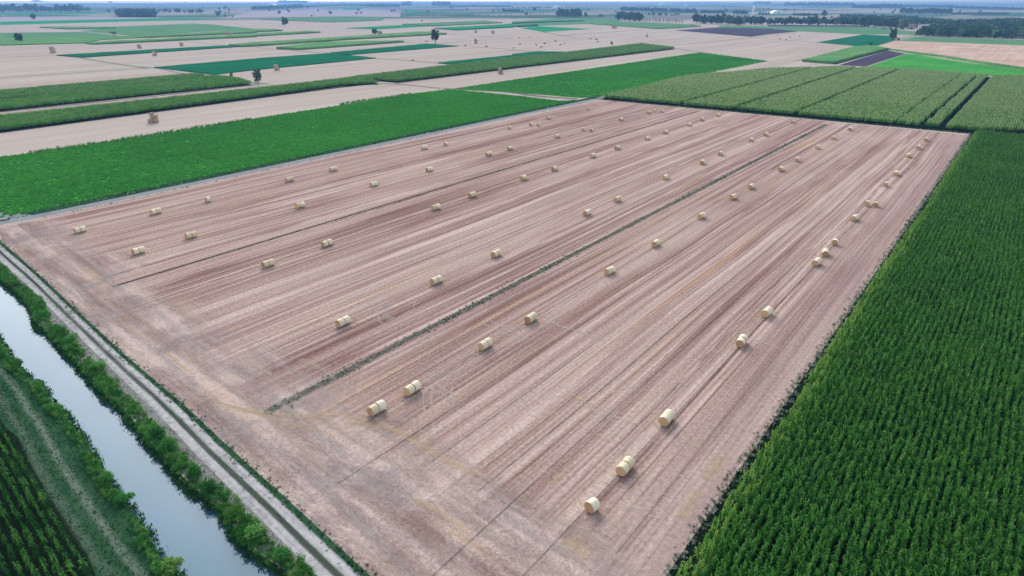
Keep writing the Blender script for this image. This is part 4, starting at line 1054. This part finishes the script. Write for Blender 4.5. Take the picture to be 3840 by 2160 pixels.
for rname, lst in bale_rows.items():
    for i, (x, y, k) in enumerate(lst):
        p = G(D(x, y), .62)
        rz = random.gauss(0, .07)
        u = Vector((-math.sin(rz), math.cos(rz), 0))
        w = WORDS[i]
        if k == 1:
            put_bale(p, rz + random.gauss(0, .1), f'single round straw bale, {w} stop from the canal, {rname}')
        elif k == 2:
            g = LB / 2 + random.uniform(.0, .05)
            put_bale(p - u * g, rz, f'nearer round straw bale of the {w} pair from the canal, {rname}')
            put_bale(p + u * g, rz + random.gauss(0, .04), f'farther round straw bale of the {w} pair from the canal, {rname}')
        else:
            g = 1.0 if rname.endswith('corn') else 1.9
            put_bale(p + Vector((-g, -.25, 0)), rz, f'left round straw bale of two side by side, {w} stop, {rname}')
            put_bale(p + Vector((g, .25, 0)), rz + .1, f'right round straw bale of two side by side, {w} stop, {rname}')

# loose straw dropped round the bales
MT['loose'] = mat_leaf('loose_straw_stalks', (.34, .25, .14), (.52, .40, .235), (.66, .54, .36), .3, .1)
lt = [tuft(10, .12, .5, .035, 'loose') for _ in range(3)]
P = []
for o in COL.objects:
    if o.name.startswith('round_straw_bale'):
        for k in range(16):
            a_, r_ = random.uniform(0, 6.28), random.uniform(.5, 1.9)
            P.append((o.location.x + r_ * math.cos(a_) * .8, o.location.y + r_ * math.sin(a_) * 1.2, .05))
P = np.array(P); n = len(P)
scatter('loose_straw', P, lt, rng.integers(0, 3, n), rng.uniform(0, 6.28, n), rng.uniform(.6, 1.5, n), 'loose straw stalks lying round the bales', 'straw')

# ------------------------------------------------------------------ stacks of square bales
def block_mesh(lx, ly, lz, name='square_straw_bale', link=True):
    nx, ny, nz = 5, 5, 4; b = .08
    vs, fs = [], []
    def face(o, du, dv, nu, nv):
        base = len(vs)
        for i in range(nu + 1):
            for j in range(nv + 1):
                p = Vector(o) + Vector(du) * (i / nu) + Vector(dv) * (j / nv)
                e = min(i, nu - i, j, nv - j)
                q = p.copy()
                if e == 0:                              # soft rounded edges that meet on all faces
                    q = Vector([(max(-h_ + b * .45, min(h_ - b * .45, c)) if abs(c) > h_ - 1e-4 else c) for c, h_ in zip(p, (lx / 2, ly / 2, lz / 2))])
                vs.append(tuple(q))
        for i in range(nu):
            for j in range(nv):
                a = base + i * (nv + 1) + j
                fs.append((a, a + nv + 1, a + nv + 2, a + 1))
    x, y, z = lx / 2, ly / 2, lz / 2
    face((-x, -y, z), (lx, 0, 0), (0, ly, 0), nx, ny); face((-x, y, -z), (lx, 0, 0), (0, -ly, 0), nx, ny)
    face((-x, -y, -z), (lx, 0, 0), (0, 0, lz), nx, nz); face((x, y, -z), (-lx, 0, 0), (0, 0, lz), nx, nz)
    face((x, -y, -z), (0, ly, 0), (0, 0, lz), ny, nz); face((-x, y, -z), (0, -ly, 0), (0, 0, lz), ny, nz)
    vs = [tuple(c + random.gauss(0, .008) * 0 for c in v) for v in vs]
    return mesh_obj(name, vs, fs, [MT['block']], None, False, link=link)
blk_w, blk_d, blk_h = 1.25, 2.4, .9
sq0 = None
def put_block(p, dx, dy, lv, rz, label, group):
    global sq0
    if sq0 is None: sq0 = block_mesh(blk_w, blk_d, blk_h); o = sq0
    else: o = sq0.copy(); COL.objects.link(o)
    c, s = math.cos(rz), math.sin(rz)
    o.location = (p.x + dx * c - dy * s, p.y + dx * s + dy * c, blk_h * (lv + .5) + .01)
    o.rotation_euler = (0, 0, rz + random.gauss(0, .03))
    tag(o, label, 'straw bale', group)
near_stacks = [(M(0, 1158, 463), 'nearest stack before the dark corn strip', YAW, [(0, (-1, 0, 1)), (1, (-1, 0, 1)), (2, (0, 1)), (3, (0, 1)), (4, (0,))]),
               (M(1, 1203, 95), 'lone stack before the long tall corn strip', YAW, [(0, (-1, 0, 1)), (1, (-1, 0, 1)), (2, (-1, 0, 1)), (3, (-1, 0)), (4, (-1, 0))]),
               (A(1, 213, 708), 'stack on stubble right of the grey willow', YAW, [(0, (-1, 0, 1)), (1, (-1, 0, 1)), (2, (-1, 0)), (3, (-1, 0)), (4, (-1, 0))]),
               (A(0, 1560, 562), 'stack before the thin bluish green strip', YAW, [(0, (-1, 0, 1)), (1, (-1, 0, 1)), (2, (0, 1)), (3, (-1, 0, 1)), (4, (-1, 0))])]
colw = {-1: 'left', 0: 'middle', 1: 'right'}
lvw = ['bottom', 'second', 'third', 'fourth', 'topmost']
for q, nm, rz, lay in near_stacks:
    p = G(q)
    for lv, cols in lay:
        for cx in cols:
            put_block(p, cx * 1.3 + random.gauss(0, .03), random.gauss(0, .08), lv, rz, f'{colw[cx]} square straw bale in {lvw[lv]} layer, {nm}', 'square bales of the tall straw stacks')
def far_stack(q, w, h, label):
    p = G(q); d = (p - Vector((0, 0, CAMH))).length
    W = w * d / F; H_ = h * d / F
    nx = max(1, round(W / 1.3)); nz = max(2, round(H_ / .9))
    parts = []
    for z in range(nz):
        for x in range(nx - (1 if z == nz - 1 and nx > 1 else 0)):
            b = block_mesh(1.24, 2.4, .88, 'part', False); me = b.data
            V = np.array([v.co for v in me.vertices]); V += np.array([(x - (nx - 1) / 2) * 1.28 + random.gauss(0, .05), random.gauss(0, .1), z * .9 + .46])
            Fc = np.array([tuple(pl.vertices) for pl in me.polygons]); parts.append((V, Fc, 0))
            bpy.data.objects.remove(b)
    V, Fc, MI = join(parts)
    o = mesh_obj('straw_stack', V, Fc, [MT['block']])
    o.location = p; o.rotation_euler = (0, 0, YAW)
    tag(o, label, 'straw stack', 'stacks of straw on the far stubble')
for q, w, h, lb in [(A(0, 537, 535), 15, 18, 'leftmost small straw stack before the bluish strip'), (A(0, 1405, 488), 11, 12, 'tiny straw stack behind the bluish strip'), (A(0, 1830, 465), 11, 13, 'tiny straw stack under the narrow corn strips'),
                    (A(0, 2310, 353), 20, 10, 'low wide straw stack between two narrow corn strips'), (A(1, 1247, 342), 17, 9, 'low straw stack touching the small dark tree'), (A(1, 2212, 334), 7, 11, 'thin straw stack, left of the far pair'),
                    (A(1, 2385, 340), 11, 11, 'squat straw stack, right of the far pair'), (A(1, 2213, 436), 11, 14, 'straw stack right of the big lone tree'), (A(2, 1030, 286), 19, 9, 'long low straw stack on far stubble'), (A(2, 1355, 373), 7, 11, 'thin straw stack left of the purple field')]:
    far_stack(q, w, h, lb)
dots = [A(2, 75, 382), A(2, 180, 376), A(2, 80, 448), A(2, 240, 456), A(2, 325, 442), A(2, 435, 414), A(2, 485, 452), A(2, 527, 438), A(2, 298, 477), A(2, 12, 485), A(2, 790, 394), A(2, 850, 400), A(2, 862, 424), A(2, 585, 350),
        A(3, 95, 362), A(3, 180, 402), A(3, 222, 376), A(3, 265, 350), A(3, 318, 368), A(3, 120, 392), A(1, 2320, 470), A(1, 1705, 418), A(1, 1725, 418)]
sh = empty('heap', (0, 0, 0)); bpy.data.objects.remove(sh)
hp0 = None
for q in dots:
    p = G(q)
    if hp0 is None:
        hp0 = leafball(60, 1.0, 1.1, .28, 'block', 3, True, 'straw_heap'); o = hp0
    else: o = hp0.copy(); COL.objects.link(o)
    o.location = p; o.rotation_euler = (0, 0, random.uniform(0, 6)); s = random.uniform(1.2, 1.9); o.scale = (s * 1.3, s, s * .8)
    tag(o, 'small dark heap of straw on the far stubble', 'straw heap', 'small heaps on the far stubble')

# ------------------------------------------------------------------ trees
def tree_parts(h, w, n, size, trunk_h=.2, lobes=9, mat='tree', round_=True):
    tw = h * .022
    parts = []
    path = [(0, 0, -.1), (random.gauss(0, .02) * h, 0, h * .25), (random.gauss(0, .02) * h, random.gauss(0, .02) * h, h * .55), (0, 0, h * .85)]
    v, f = tube(path, tw * 1.3, tw * .3, 7); parts.append((v, f, 0))
    lb = [(0, 0, h * (trunk_h * .5 + .52), w * .36, w * .36, h * (1 - trunk_h) * .40)]
    a0 = random.uniform(0, 6.28)
    for i in range(lobes):
        a = a0 + i * 2.4 + random.gauss(0, .25); z = trunk_h + .14 + (.80 - trunk_h) * ((i + .5) / lobes) + random.gauss(0, .03)
        k = math.sin(PI * min(.97, max(.08, (z - trunk_h * .7) / (1.08 - trunk_h * .7)))) ** .55
        r = w / 2 * k * random.uniform(.45, .82)
        sz = w * random.uniform(.13, .21)
        lb.append((r * math.cos(a), r * math.sin(a), z * h, sz, sz, sz * random.uniform(.7, 1.0) * (h / w if h > 2.2 * w else 1)))
        v, f = tube([(0, 0, h * max(trunk_h, z - .25)), (r * .6 * math.cos(a), r * .6 * math.sin(a), h * (z - .08)), (r * math.cos(a), r * math.sin(a), h * z)], tw * .45, tw * .15, 5); parts.append((v, f, 0))
    c = cloud(lb, n, size)
    return join(parts), c
def tree_thing(q, hp, wp, label, mat='tree', n=1500, trunk_h=.18, lobes=11, name='tree', cat='tree'):
    p = G(q); d = project([tuple(p)])[2][0]
    h, w = hp * d / F * 1.02, wp * d / F
    (tv, tf, ti), (cv, cf) = tree_parts(h, w, n, max(.14, w * .024), trunk_h, lobes, mat)
    root = empty(name, tuple(p))
    mesh_obj('trunk', tv, tf, [MT['bark']], root); mesh_obj('crown', cv, cf, [MT[mat]], root)
    tag(root, label, cat)
for q, hp, wp, lb, mt, th in [
    (A(1, 295, 265), 31, 30, 'broad dark lone tree on pale far stubble, left of centre', 'tree', .14),
    (A(1, 1803, 445), 52, 36, 'tall dark lone tree with a bare trunk at the end of a green field', 'tree', .20),
    (A(1, 1195, 347), 20, 23, 'small dark tree beside the low straw stack', 'tree', .10),
    (A(0, 200, 422), 29, 30, 'dark round tree in the green strip at the left edge', 'tree', .06),
    (A(0, 340, 195), 19, 22, 'dark far tree in the mauve fallow', 'tree', .08),
    (M(0, 1950, 166), 52, 40, 'grey green willow at the end of the bright corn strip', 'tree_l', .08),
    (M(0, 1748, 126), 19, 13, 'small slender tree left of the grey willow', 'tree_l', .2),
    (A(3, 1250, 405), 40, 33, 'large round dark tree by the pale green lane', 'tree', .10)]:
    tree_thing(q, hp, wp, lb, mt, 4200, th, 15)
def shrub(q, hp, wp, label, mat='tree'):
    p = G(q); d = project([tuple(p)])[2][0]; h, w = hp * d / F, wp * d / F
    root = empty('shrub', tuple(p))
    o = leafball(320, w / 2, h, max(.12, w * .05), mat, 5, True, 'foliage'); o.parent = root
    v, f = tube([(0, 0, -.1), (0, .05, h * .3), (.05, 0, h * .6)], .08, .03, 6); mesh_obj('stem', v, f, [MT['bark']], root)
    tag(root, label, 'shrub')
for q, hp, wp, lb in [(A(0, 1150, 347), 13, 20, 'dark shrub in the broad pale green field'), (A(2, 1005, 451), 14, 14, 'dark round shrub before the long tall corn strip'),
                      (A(3, 1312, 410), 14, 15, 'shrub right beside the large round tree'), (A(3, 1036, 456), 14, 15, 'shrub on the lane below the triangular field'),
                      (A(1, 1670, 216), 7, 7, 'tiny round shrub on far stubble'), (M(0, 1580 + 880, 400 - 390), 4, 5, 'tiny shrub at the track bend'),
                      (A(2, 255, 262), 5, 5, 'tiny dark shrub at a corn strip end'), (A(2, 1812, 270), 7, 9, 'shrub at the corner of the pale green field'), (A(2, 1690, 280), 5, 9, 'low shrub along the dark hedge line'),
                      (A(1, 1575, 612), 4, 8, 'tiny shrub on the weedy cross track'), (A(1, 2108, 464), 5, 8, 'tiny shrub right of the lone tree')]:
    shrub(q, hp, wp, lb)

# shared far trees (too small to show parts): crown and trunk in one mesh
def far_mesh(h, w, n, mat, th=.12, lobes=7):
    (tv, tf, ti), (cv, cf) = tree_parts(h, w, n, w * .075, th, lobes, mat)
    V, Fc, MI = join([(tv, tf, 0), (cv, cf, 1)])
    return mesh_obj('far_tree', V, Fc, [MT['bark'], MT[mat]], None, False, MI, link=False)
round_m = [far_mesh(10, 10, 330, 'tree') for _ in range(4)] + [far_mesh(10, 9, 330, 'tree_l') for _ in range(2)]
pop_m = [far_mesh(10, 3.0, 170, 'tree', .1, 8) for _ in range(3)]
def tree_row(pa, pb, n, hpx, label, group, poplar=False, jit=.25, hv=.3, pale=.15, name='tree'):
    for i in range(n):
        t = (i + .5 + random.uniform(-jit, jit) * 1.6) / n
        q = (pa[0] + (pb[0] - pa[0]) * t, pa[1] + (pb[1] - pa[1]) * t + random.uniform(-.5, .5))
        p = G(q); d = project([tuple(p)])[2][0]
        h = hpx * d / F * random.uniform(1 - hv, 1 + hv * .6)
        src = random.choice(pop_m) if poplar else (random.choice(round_m[4:]) if random.random() < pale else random.choice(round_m[:4]))
        o = bpy.data.objects.new(name, src.data); COL.objects.link(o)
        o.location = p; s = h / 10; k = random.uniform(.85, 1.25); o.scale = (s * k, s * k, s); o.rotation_euler = (0, 0, random.uniform(0, 6.28))
        tag(o, label, 'tree', group)
tree_row(T(0, -40, 183), T(0, 1340, 186), 26, 25, 'dark blue hazy tree in the far left row', 'trees of the far left row')
tree_row(T(0, 2340, 188), T(1, 510, 210), 11, 15, 'hazy tree in the broken row right of the dark wood', 'trees right of the dark wood')
for k, x, y, h, lb in [(1, 720, 247, 17, 'dark tree before the mauve rise'), (1, 820, 262, 9, 'low bushy tree before the mauve rise'), (1, 885, 212, 11, 'small pointed tree before the mauve rise'), (1, 935, 265, 8, 'lowest tree at the foot of the mauve rise'),
                       (1, 685, 205, 11, 'pale tree left of the pointed one'), (1, 825, 147, 12, 'slim tree standing behind the pointed one'), (1, 735, 152, 9, 'round tree left of the slim one'), (0, 1640, 190, 13, 'lone hazy tree left of the dark wood'), (0, 1670, 52, 9, 'faint tree far above the dark wood'),
                       (1, 232, 70, 9, 'faint far tree right of the dark wood'), (1, 2130, 250, 7, 'low tree on the right of the mauve rise'), (3, 338, 182, 17, 'round tree above the thin poplars'), (3, 215, 236, 12, 'round tree at the left of the thin poplars'), (3, 1110, 256, 17, 'feathery tree right of the big tree group'),
                       (3, 1330, 262, 12, 'left one of two small trees by the far stubble'), (3, 1362, 262, 12, 'right one of two small trees by the far stubble'), (4, 2132, 262, 24, 'tall round tree above the tree belt'), (4, 2245, 285, 11, 'low round tree above the tree belt'), (4, 1553, 165, 9, 'small tree beside the white sheds')]:
    tree_row(T(k, x, y), T(k, x + 1, y), 1, h, lb, None, jit=0, hv=.05)
tree_row(T(2, 920, 262), T(2, 2576, 258), 50, 10, 'thin hazy poplar in the long row behind far stubble', 'poplars in the long row', True, .45, .4)
tree_row(T(3, 260, 236), T(3, 560, 236), 13, 10, 'thin poplar in the short row left of the tree group', 'poplars left of the tree group', True)
tree_row(T(3, 680, 256), T(3, 1040, 262), 12, 28, 'bushy tree in the dark group behind far stubble', 'trees of the dark group', hv=.35)
tree_row(T(3, 1480, 256), T(3, 1570, 256), 4, 13, 'thin poplar left of the round wood', 'poplars left of the round wood', True)
tree_row(T(3, 1590, 300), T(3, 1950, 324), 19, 28, 'broad green tree in the round wood', 'trees of the round wood', hv=.25)
tree_row(T(3, 1960, 330), T(3, 2576, 352), 36, 15, 'thin poplar in the row right of the round wood', 'poplars right of the round wood', True, .45, .4)
tree_row(T(3, 0, 128), T(3, 600, 130), 14, 7, 'tiny far tree in the pale row', 'trees of the pale far row')
tree_row(T(3, 2040, 235), T(3, 2560, 242), 11, 9, 'small dark tree above the poplars', 'small trees above the poplars')
tree_row(T(4, 190, 350), T(4, 900, 388), 27, 30, 'green tree at the left end of the tree belt', 'trees of the tree belt, left end', hv=.35, pale=.3)
tree_row(T(4, 800, 372), T(4, 2576, 384), 48, 27, 'dark tree along the tree belt', 'trees along the tree belt', hv=.3)
tree_row(T(5, 0, 388), T(5, 800, 440), 22, 34, 'dark tree behind the white house', 'trees behind the farmhouses', hv=.3)
tree_row(T(5, 400, 448), T(5, 1000, 452), 9, 9, 'low garden tree in front of the houses', 'garden trees', hv=.3)

# woods that read as one mass
def wood(name, poly, hpx, spacing, label, mats=(0, 4), jitter=.35):
    pw = [G(q) for q in poly]
    P = grid_in([tuple(p) for p in pw], spacing, spacing, spacing * jitter, spacing * jitter, .4, 0, 60)
    if len(P) == 0: return
    d = project(P)[2]
    h = (hpx * d / F if hpx > 0 else np.full(len(P), -hpx)) * rng.uniform(.6, 1.3, len(P)); n = len(P)
    s = h / 10
    k = np.maximum(1.0, spacing / (h * .9))
    scatter(name, P, round_m, rng.integers(mats[0], mats[1], n), rng.uniform(0, 6.28, n), np.stack([s * k, s * k, s], 1), label, 'wood')
wood('woodland', [T(0, 1800, 262), T(0, 2340, 264), T(0, 2330, 235), T(0, 1790, 232)], 20, 11, 'dense dark block of trees on far stubble')
wood('forest', [T(5, 950, 545), T(5, 1500, 565), T(5, 2576, 592), T(5, 2900, 600), T(5, 2900, 330), T(5, 2400, 330), T(5, 1500, 370), T(5, 1190, 440)], -9.5, 9.5, 'wide dark green forest at the right edge', (0, 6))
wood('woodland', [T(5, -300, 372), T(5, 0, 372), T(5, 800, 425), T(5, 1190, 436), T(5, 1500, 368), T(5, 1100, 325), T(5, 0, 315), T(5, -300, 318)], -9.5, 11, 'dark wood behind the farmhouses joining the forest', (0, 6))
def belt(pa, pb, hpx, label, depth=60):
    a, b = G(pa), G(pb); v = (a + b) / 2; v.z = 0; u = v.normalized()
    ln = (b - a).length
    sp = max(10, ln / 60)
    L0 = along([a, b], sp); P = []
    for p, nrm in L0:
        for r in range(3): P.append(tuple(p + u * (r * depth / 3) + nrm * rng.normal(0, sp * .2)))
    P = np.array(P); d = project(P)[2]; n = len(P)
    h = 1.0 * hpx * d / F * rng.uniform(.7, 1.15, n); s = h / 10; k = np.maximum(1, sp * 1.1 / h)
    scatter('distant_woodland', P, round_m, rng.integers(0, 4, n), rng.uniform(0, 6.28, n), np.stack([s * k, s * k, s], 1), label, 'wood')
for pa, pb, h, lb in [(T(1, 1250, 150), T(1, 2000, 122), 12, 'long hazy plantation on the mauve rise'), (T(1, 2000, 110), T(2, 40, 82), 5, 'thin far end of the long plantation'), (T(2, 0, 88), T(2, 390, 92), 6, 'thin hazy belt above the bluish plots'),
                      (T(2, 390, 105), T(2, 880, 108), 10, 'far hazy belt right of the bluish plots'), (T(2, 930, 92), T(2, 1060, 92), 12, 'faint clump beside a white shed'), (T(2, 1390, 92), T(2, 1645, 92), 14, 'square hazy wood block'), (T(2, 1650, 102), T(2, 2570, 108), 5, 'broken far tree line'),
                      (T(2, 2450, 180), T(3, 130, 185), 9, 'dark belt left of the round tree'), (T(3, 1650, 162), T(3, 2350, 180), 12, 'dark blue belt above the round wood'), (T(3, 2400, 184), T(4, 220, 192), 12, 'second dark blue belt'), (T(4, 290, 203), T(4, 650, 206), 11, 'third dark blue belt'),
                      (T(4, 770, 213), T(4, 1000, 217), 12, 'dark belt left of the pale road'), (T(4, 1160, 226), T(4, 1350, 228), 9, 'dark belt right of the pale road'), (T(4, 1680, 240), T(4, 2060, 246), 9, 'dark belt behind the tree belt'), (T(4, 2390, 262), T(5, 1000, 290), 11, 'long dark belt behind the farmhouses'),
                      (T(5, 720, 205), T(5, 1500, 215), 18, 'large dark blue wood far right'), (T(5, 1500, 222), T(5, 2370, 222), 7, 'thin tail of the far right wood'), (T(4, 1080, 70), T(4, 1320, 68), 9, 'faint wood at the top by the pale road'), (T(4, 1550, 95), T(4, 2576, 100), 13, 'faint bluish wood near the horizon'),
                      (T(5, 0, 128), T(5, 730, 130), 14, 'hazy bluish wood near the horizon at right'), (T(5, 730, 110), T(5, 1500, 115), 9, 'faint wood line behind the far right wood'), (T(5, 1500, 125), T(5, 2600, 152), 8, 'broken hazy wood line at far right'), (T(1, 1640, 40), T(1, 2060, 42), 8, 'faint square woods near the horizon'), (T(4, 0, 45), T(4, 1000, 52), 2.5, 'very faint tree line near the horizon'), (T(2, 2380, 46), T(3, 90, 48), 3, 'faint tree line left of the white sheds')]:
    belt(pa, pb, h, lb)
# scattered far trees near the horizon
Q = np.stack([rng.uniform(0, 3840, 150), 12 + 42 * rng.uniform(0, 1, 150) ** 1.3], 1)
P = np.array([tuple(G(q)) for q in Q]); d = project(P)[2]
hh = rng.uniform(6, 13, len(P)) / 10
scatter('distant_trees', P, round_m, rng.integers(0, 4, len(P)), rng.uniform(0, 6.28, len(P)), np.stack([hh * 1.4, hh * 1.4, hh], 1), 'scattered tiny trees out on the hazy plain', 'trees')

# ------------------------------------------------------------------ buildings
def box_part(name, x0, x1, y0, y1, z0, z1, mat, parent):
    vs = [(x0, y0, z0), (x1, y0, z0), (x1, y1, z0), (x0, y1, z0), (x0, y0, z1), (x1, y0, z1), (x1, y1, z1), (x0, y1, z1)]
    fs = [(0, 3, 2, 1), (4, 5, 6, 7), (0, 1, 5, 4), (1, 2, 6, 5), (2, 3, 7, 6), (3, 0, 4, 7)]
    return mesh_obj(name, vs, fs, MT[mat], parent)
def house(q, wpx, hwall, roof_h, dep, wall, roof, label, nwin=3, storeys=2):
    p = G(q); d = project([tuple(p)])[2][0]; w = wpx * d / F
    root = empty('farmhouse', tuple(p), YAW - .35)
    box_part('wall', -w / 2, w / 2, 0, dep, 0, hwall, wall, root)
    o = .4
    vs = [(-w / 2 - o, -o, hwall - .05), (w / 2 + o, -o, hwall - .05), (w / 2 + o, dep + o, hwall - .05), (-w / 2 - o, dep + o, hwall - .05), (-w / 2 - o, dep / 2, hwall + roof_h), (w / 2 + o, dep / 2, hwall + roof_h)]
    rf = mesh_obj('roof', vs, [(0, 1, 5, 4), (2, 3, 4, 5), (1, 2, 5), (3, 0, 4), (0, 3, 2, 1)], MT[roof], root)
    box_part('chimney', w * .2, w * .2 + .8, dep * .35, dep * .35 + .8, hwall + roof_h * .4, hwall + roof_h + .9, wall, rf)
    for s in range(storeys):
        for i in range(nwin):
            x = -w / 2 + w * (i + .5) / nwin
            if s == 0 and i == nwin // 2: box_part('door', x - .55, x + .55, -.06, -.003, 0.02, 2.2, 'roof_red', root); continue
            box_part('window', x - .55, x + .55, -.06, -.003, .9 + 2.9 * s, 2.3 + 2.9 * s, 'glass', root)
    tag(root, label, 'house', 'houses before the forest')
house(T(5, 350, 396), 17, 6.5, 3.0, 9, 'wall_white', 'wall_white', 'bright white house standing before dark trees', 3)
house(T(5, 290, 412), 13, 2.8, 1.2, 6, 'wall_white', 'roof_grey', 'low white outbuilding left of the white house', 2, 1)
house(T(5, 865, 435), 27, 5.5, 3.2, 10, 'wall_pink', 'roof_red', 'pinkish farmhouse with a clay roof', 4)
house(T(5, 1065, 440), 36, 5.5, 3.0, 10, 'wall_white', 'roof_grey', 'long pale house at the forest edge', 6)
def shed(q, wpx, hpx, label):
    p = G(q); d = project([tuple(p)])[2][0]; w = wpx * d / F; h = hpx * d / F
    root = empty('polytunnel', tuple(p), YAW)
    n = 14; L_ = w * .7
    ring = [(-w / 2 * math.cos(PI * i / n), h * math.sin(PI * i / n)) for i in range(n + 1)]
    vs = [(x, 0, z) for x, z in ring] + [(x, L_, z) for x, z in ring]
    fs = [(i, i + 1, n + 2 + i, n + 1 + i) for i in range(n)]
    mesh_obj('cover', vs, fs, MT['film'], root, True)
    mesh_obj('end_wall', [(x, .02, z) for x, z in ring], [tuple(range(n + 1))], MT['film'], root)
    box_part('door', -w * .08, w * .08, -.1, -.01, 0, h * .5, 'roof_grey', root)
    tag(root, label, 'shed', 'white sheds far out on the plain')
for q, w, h, lb in [(T(3, 710, 118), 42, 9, 'widest white shed, behind the dark tree group'), (T(4, 1450, 206), 48, 12, 'white shed above the tree belt'), (T(1, 1510, 86), 34, 7, 'white shed above the mauve rise'), (T(2, 1020, 42), 36, 7, 'faint white shed near the horizon, centre'),
                    (T(4, 55, 100), 10, 9, 'small tall white shed, left of the pale road'), (T(3, 2268, 80), 24, 7, 'faint white shed right of centre'), (T(0, 545, 28), 44, 7, 'faint white shed at the far left horizon')]:
    shed(q, w, h, lb)

tp = G(T(4, 1052, 264)); td_ = project([tuple(tp)])[2][0]; th_ = 40 * td_ / F
tw_ = empty('water_tower', tuple(tp))
v, f = tube([(0, 0, -.2), (0, 0, th_ * .45), (.6, 0, th_ * .82)], 4.2, 2.6, 14); mesh_obj('shaft', v, f, [MT['wall_white']], tw_, True)
v, f = tube([(.6, 0, th_ * .82), (.6, 0, th_ * .86), (.6, 0, th_ * .97), (.6, 0, th_)], 3.4, 2.2, 14)
mesh_obj('tank', np.vstack([v, [[.6, 0, th_ + .6]]]), [tuple(q) for q in f.tolist()] + [(42 + k, 42 + (k + 1) % 14, 56) for k in range(14)], [MT['film']], tw_, True)
tag(tw_, 'slim pale tower above the tree belt, right of centre', 'tower')

# ------------------------------------------------------------------ haze
HZ = 15000.0
hz = NT('haze_air')
pv = hz.t.nodes.new('ShaderNodeVolumePrincipled')
pv.inputs['Color'].default_value = (.21, .43, .80, 1); pv.inputs['Density'].default_value = 1.35e-4
pv.inputs['Anisotropy'].default_value = 0.1
hz.t.links.new(pv.outputs[0], hz.out.inputs['Volume'])
zb, zt = -2.6, 56.0
vs = [(-HZ, -400, zb), (HZ, -400, zb), (HZ, HZ, zb), (-HZ, HZ, zb), (-HZ, -400, zt), (HZ, -400, zt), (HZ, HZ, zt), (-HZ, HZ, zt)]
ho = mesh_obj('haze', vs, [(0, 3, 2, 1), (4, 5, 6, 7), (0, 1, 5, 4), (1, 2, 6, 5), (2, 3, 7, 6), (3, 0, 4, 7)], hz.m)
tag(ho, 'thin bluish summer haze over the plain', None, None, 'stuff')

# ------------------------------------------------------------------ light, sky, camera
SUN_AZ = math.radians(50)      # left of +Y
SUN_EL = math.radians(27)
w = bpy.data.worlds.new('World'); scene.world = w; w.use_nodes = True
nt = w.node_tree; bg = nt.nodes['Background']
sky = nt.nodes.new('ShaderNodeTexSky'); sky.sky_type = 'NISHITA'; sky.sun_disc = False
sky.sun_elevation = SUN_EL; sky.sun_rotation = -SUN_AZ
sky.air_density = 1.0; sky.dust_density = 2.5; sky.ozone_density = 1.0; sky.altitude = 100
hs_ = nt.nodes.new('ShaderNodeHueSaturation'); hs_.inputs['Saturation'].default_value = .50     # milky overcast
nt.links.new(sky.outputs[0], hs_.inputs['Color']); nt.links.new(hs_.outputs[0], bg.inputs[0]); bg.inputs[1].default_value = .15
sl = bpy.data.lights.new('sun', 'SUN'); sl.energy = 1.0; sl.angle = math.radians(22); sl.color = (1.0, .93, .85)
so = bpy.data.objects.new('sun', sl); COL.objects.link(so)
dirv = Vector((-math.sin(SUN_AZ) * math.cos(SUN_EL), math.cos(SUN_AZ) * math.cos(SUN_EL), math.sin(SUN_EL)))
so.rotation_euler = (-dirv).to_track_quat('-Z', 'Y').to_euler(); so.location = dirv * 100
tag(so, kind='helper')
cam = bpy.data.cameras.new('camera'); cam.sensor_width = 36; cam.lens = 36 * F / 3840; cam.clip_start = 1; cam.clip_end = 60000
co = bpy.data.objects.new('camera', cam); COL.objects.link(co)
co.location = (0, 0, CAMH); co.rotation_euler = (PI / 2 - PITCH, 0, YAW)
scene.camera = co
vs_ = scene.view_settings
vs_.view_transform = 'Standard'; vs_.look = 'None'; vs_.gamma = 1; vs_.use_curve_mapping = False
vs_.exposure = 1.0
scene.cycles.max_bounces = 6; scene.cycles.diffuse_bounces = 2; scene.cycles.glossy_bounces = 2; scene.cycles.transparent_max_bounces = 24; scene.cycles.volume_bounces = 0
scene.cycles.sample_clamp_indirect = 4
scene.render.film_transparent = False
scene.cycles.use_denoising = True
scene.cycles.denoiser = 'OPENIMAGEDENOISE'; scene.cycles.denoising_input_passes = 'RGB_ALBEDO_NORMAL'; scene.cycles.denoising_prefilter = 'NONE'
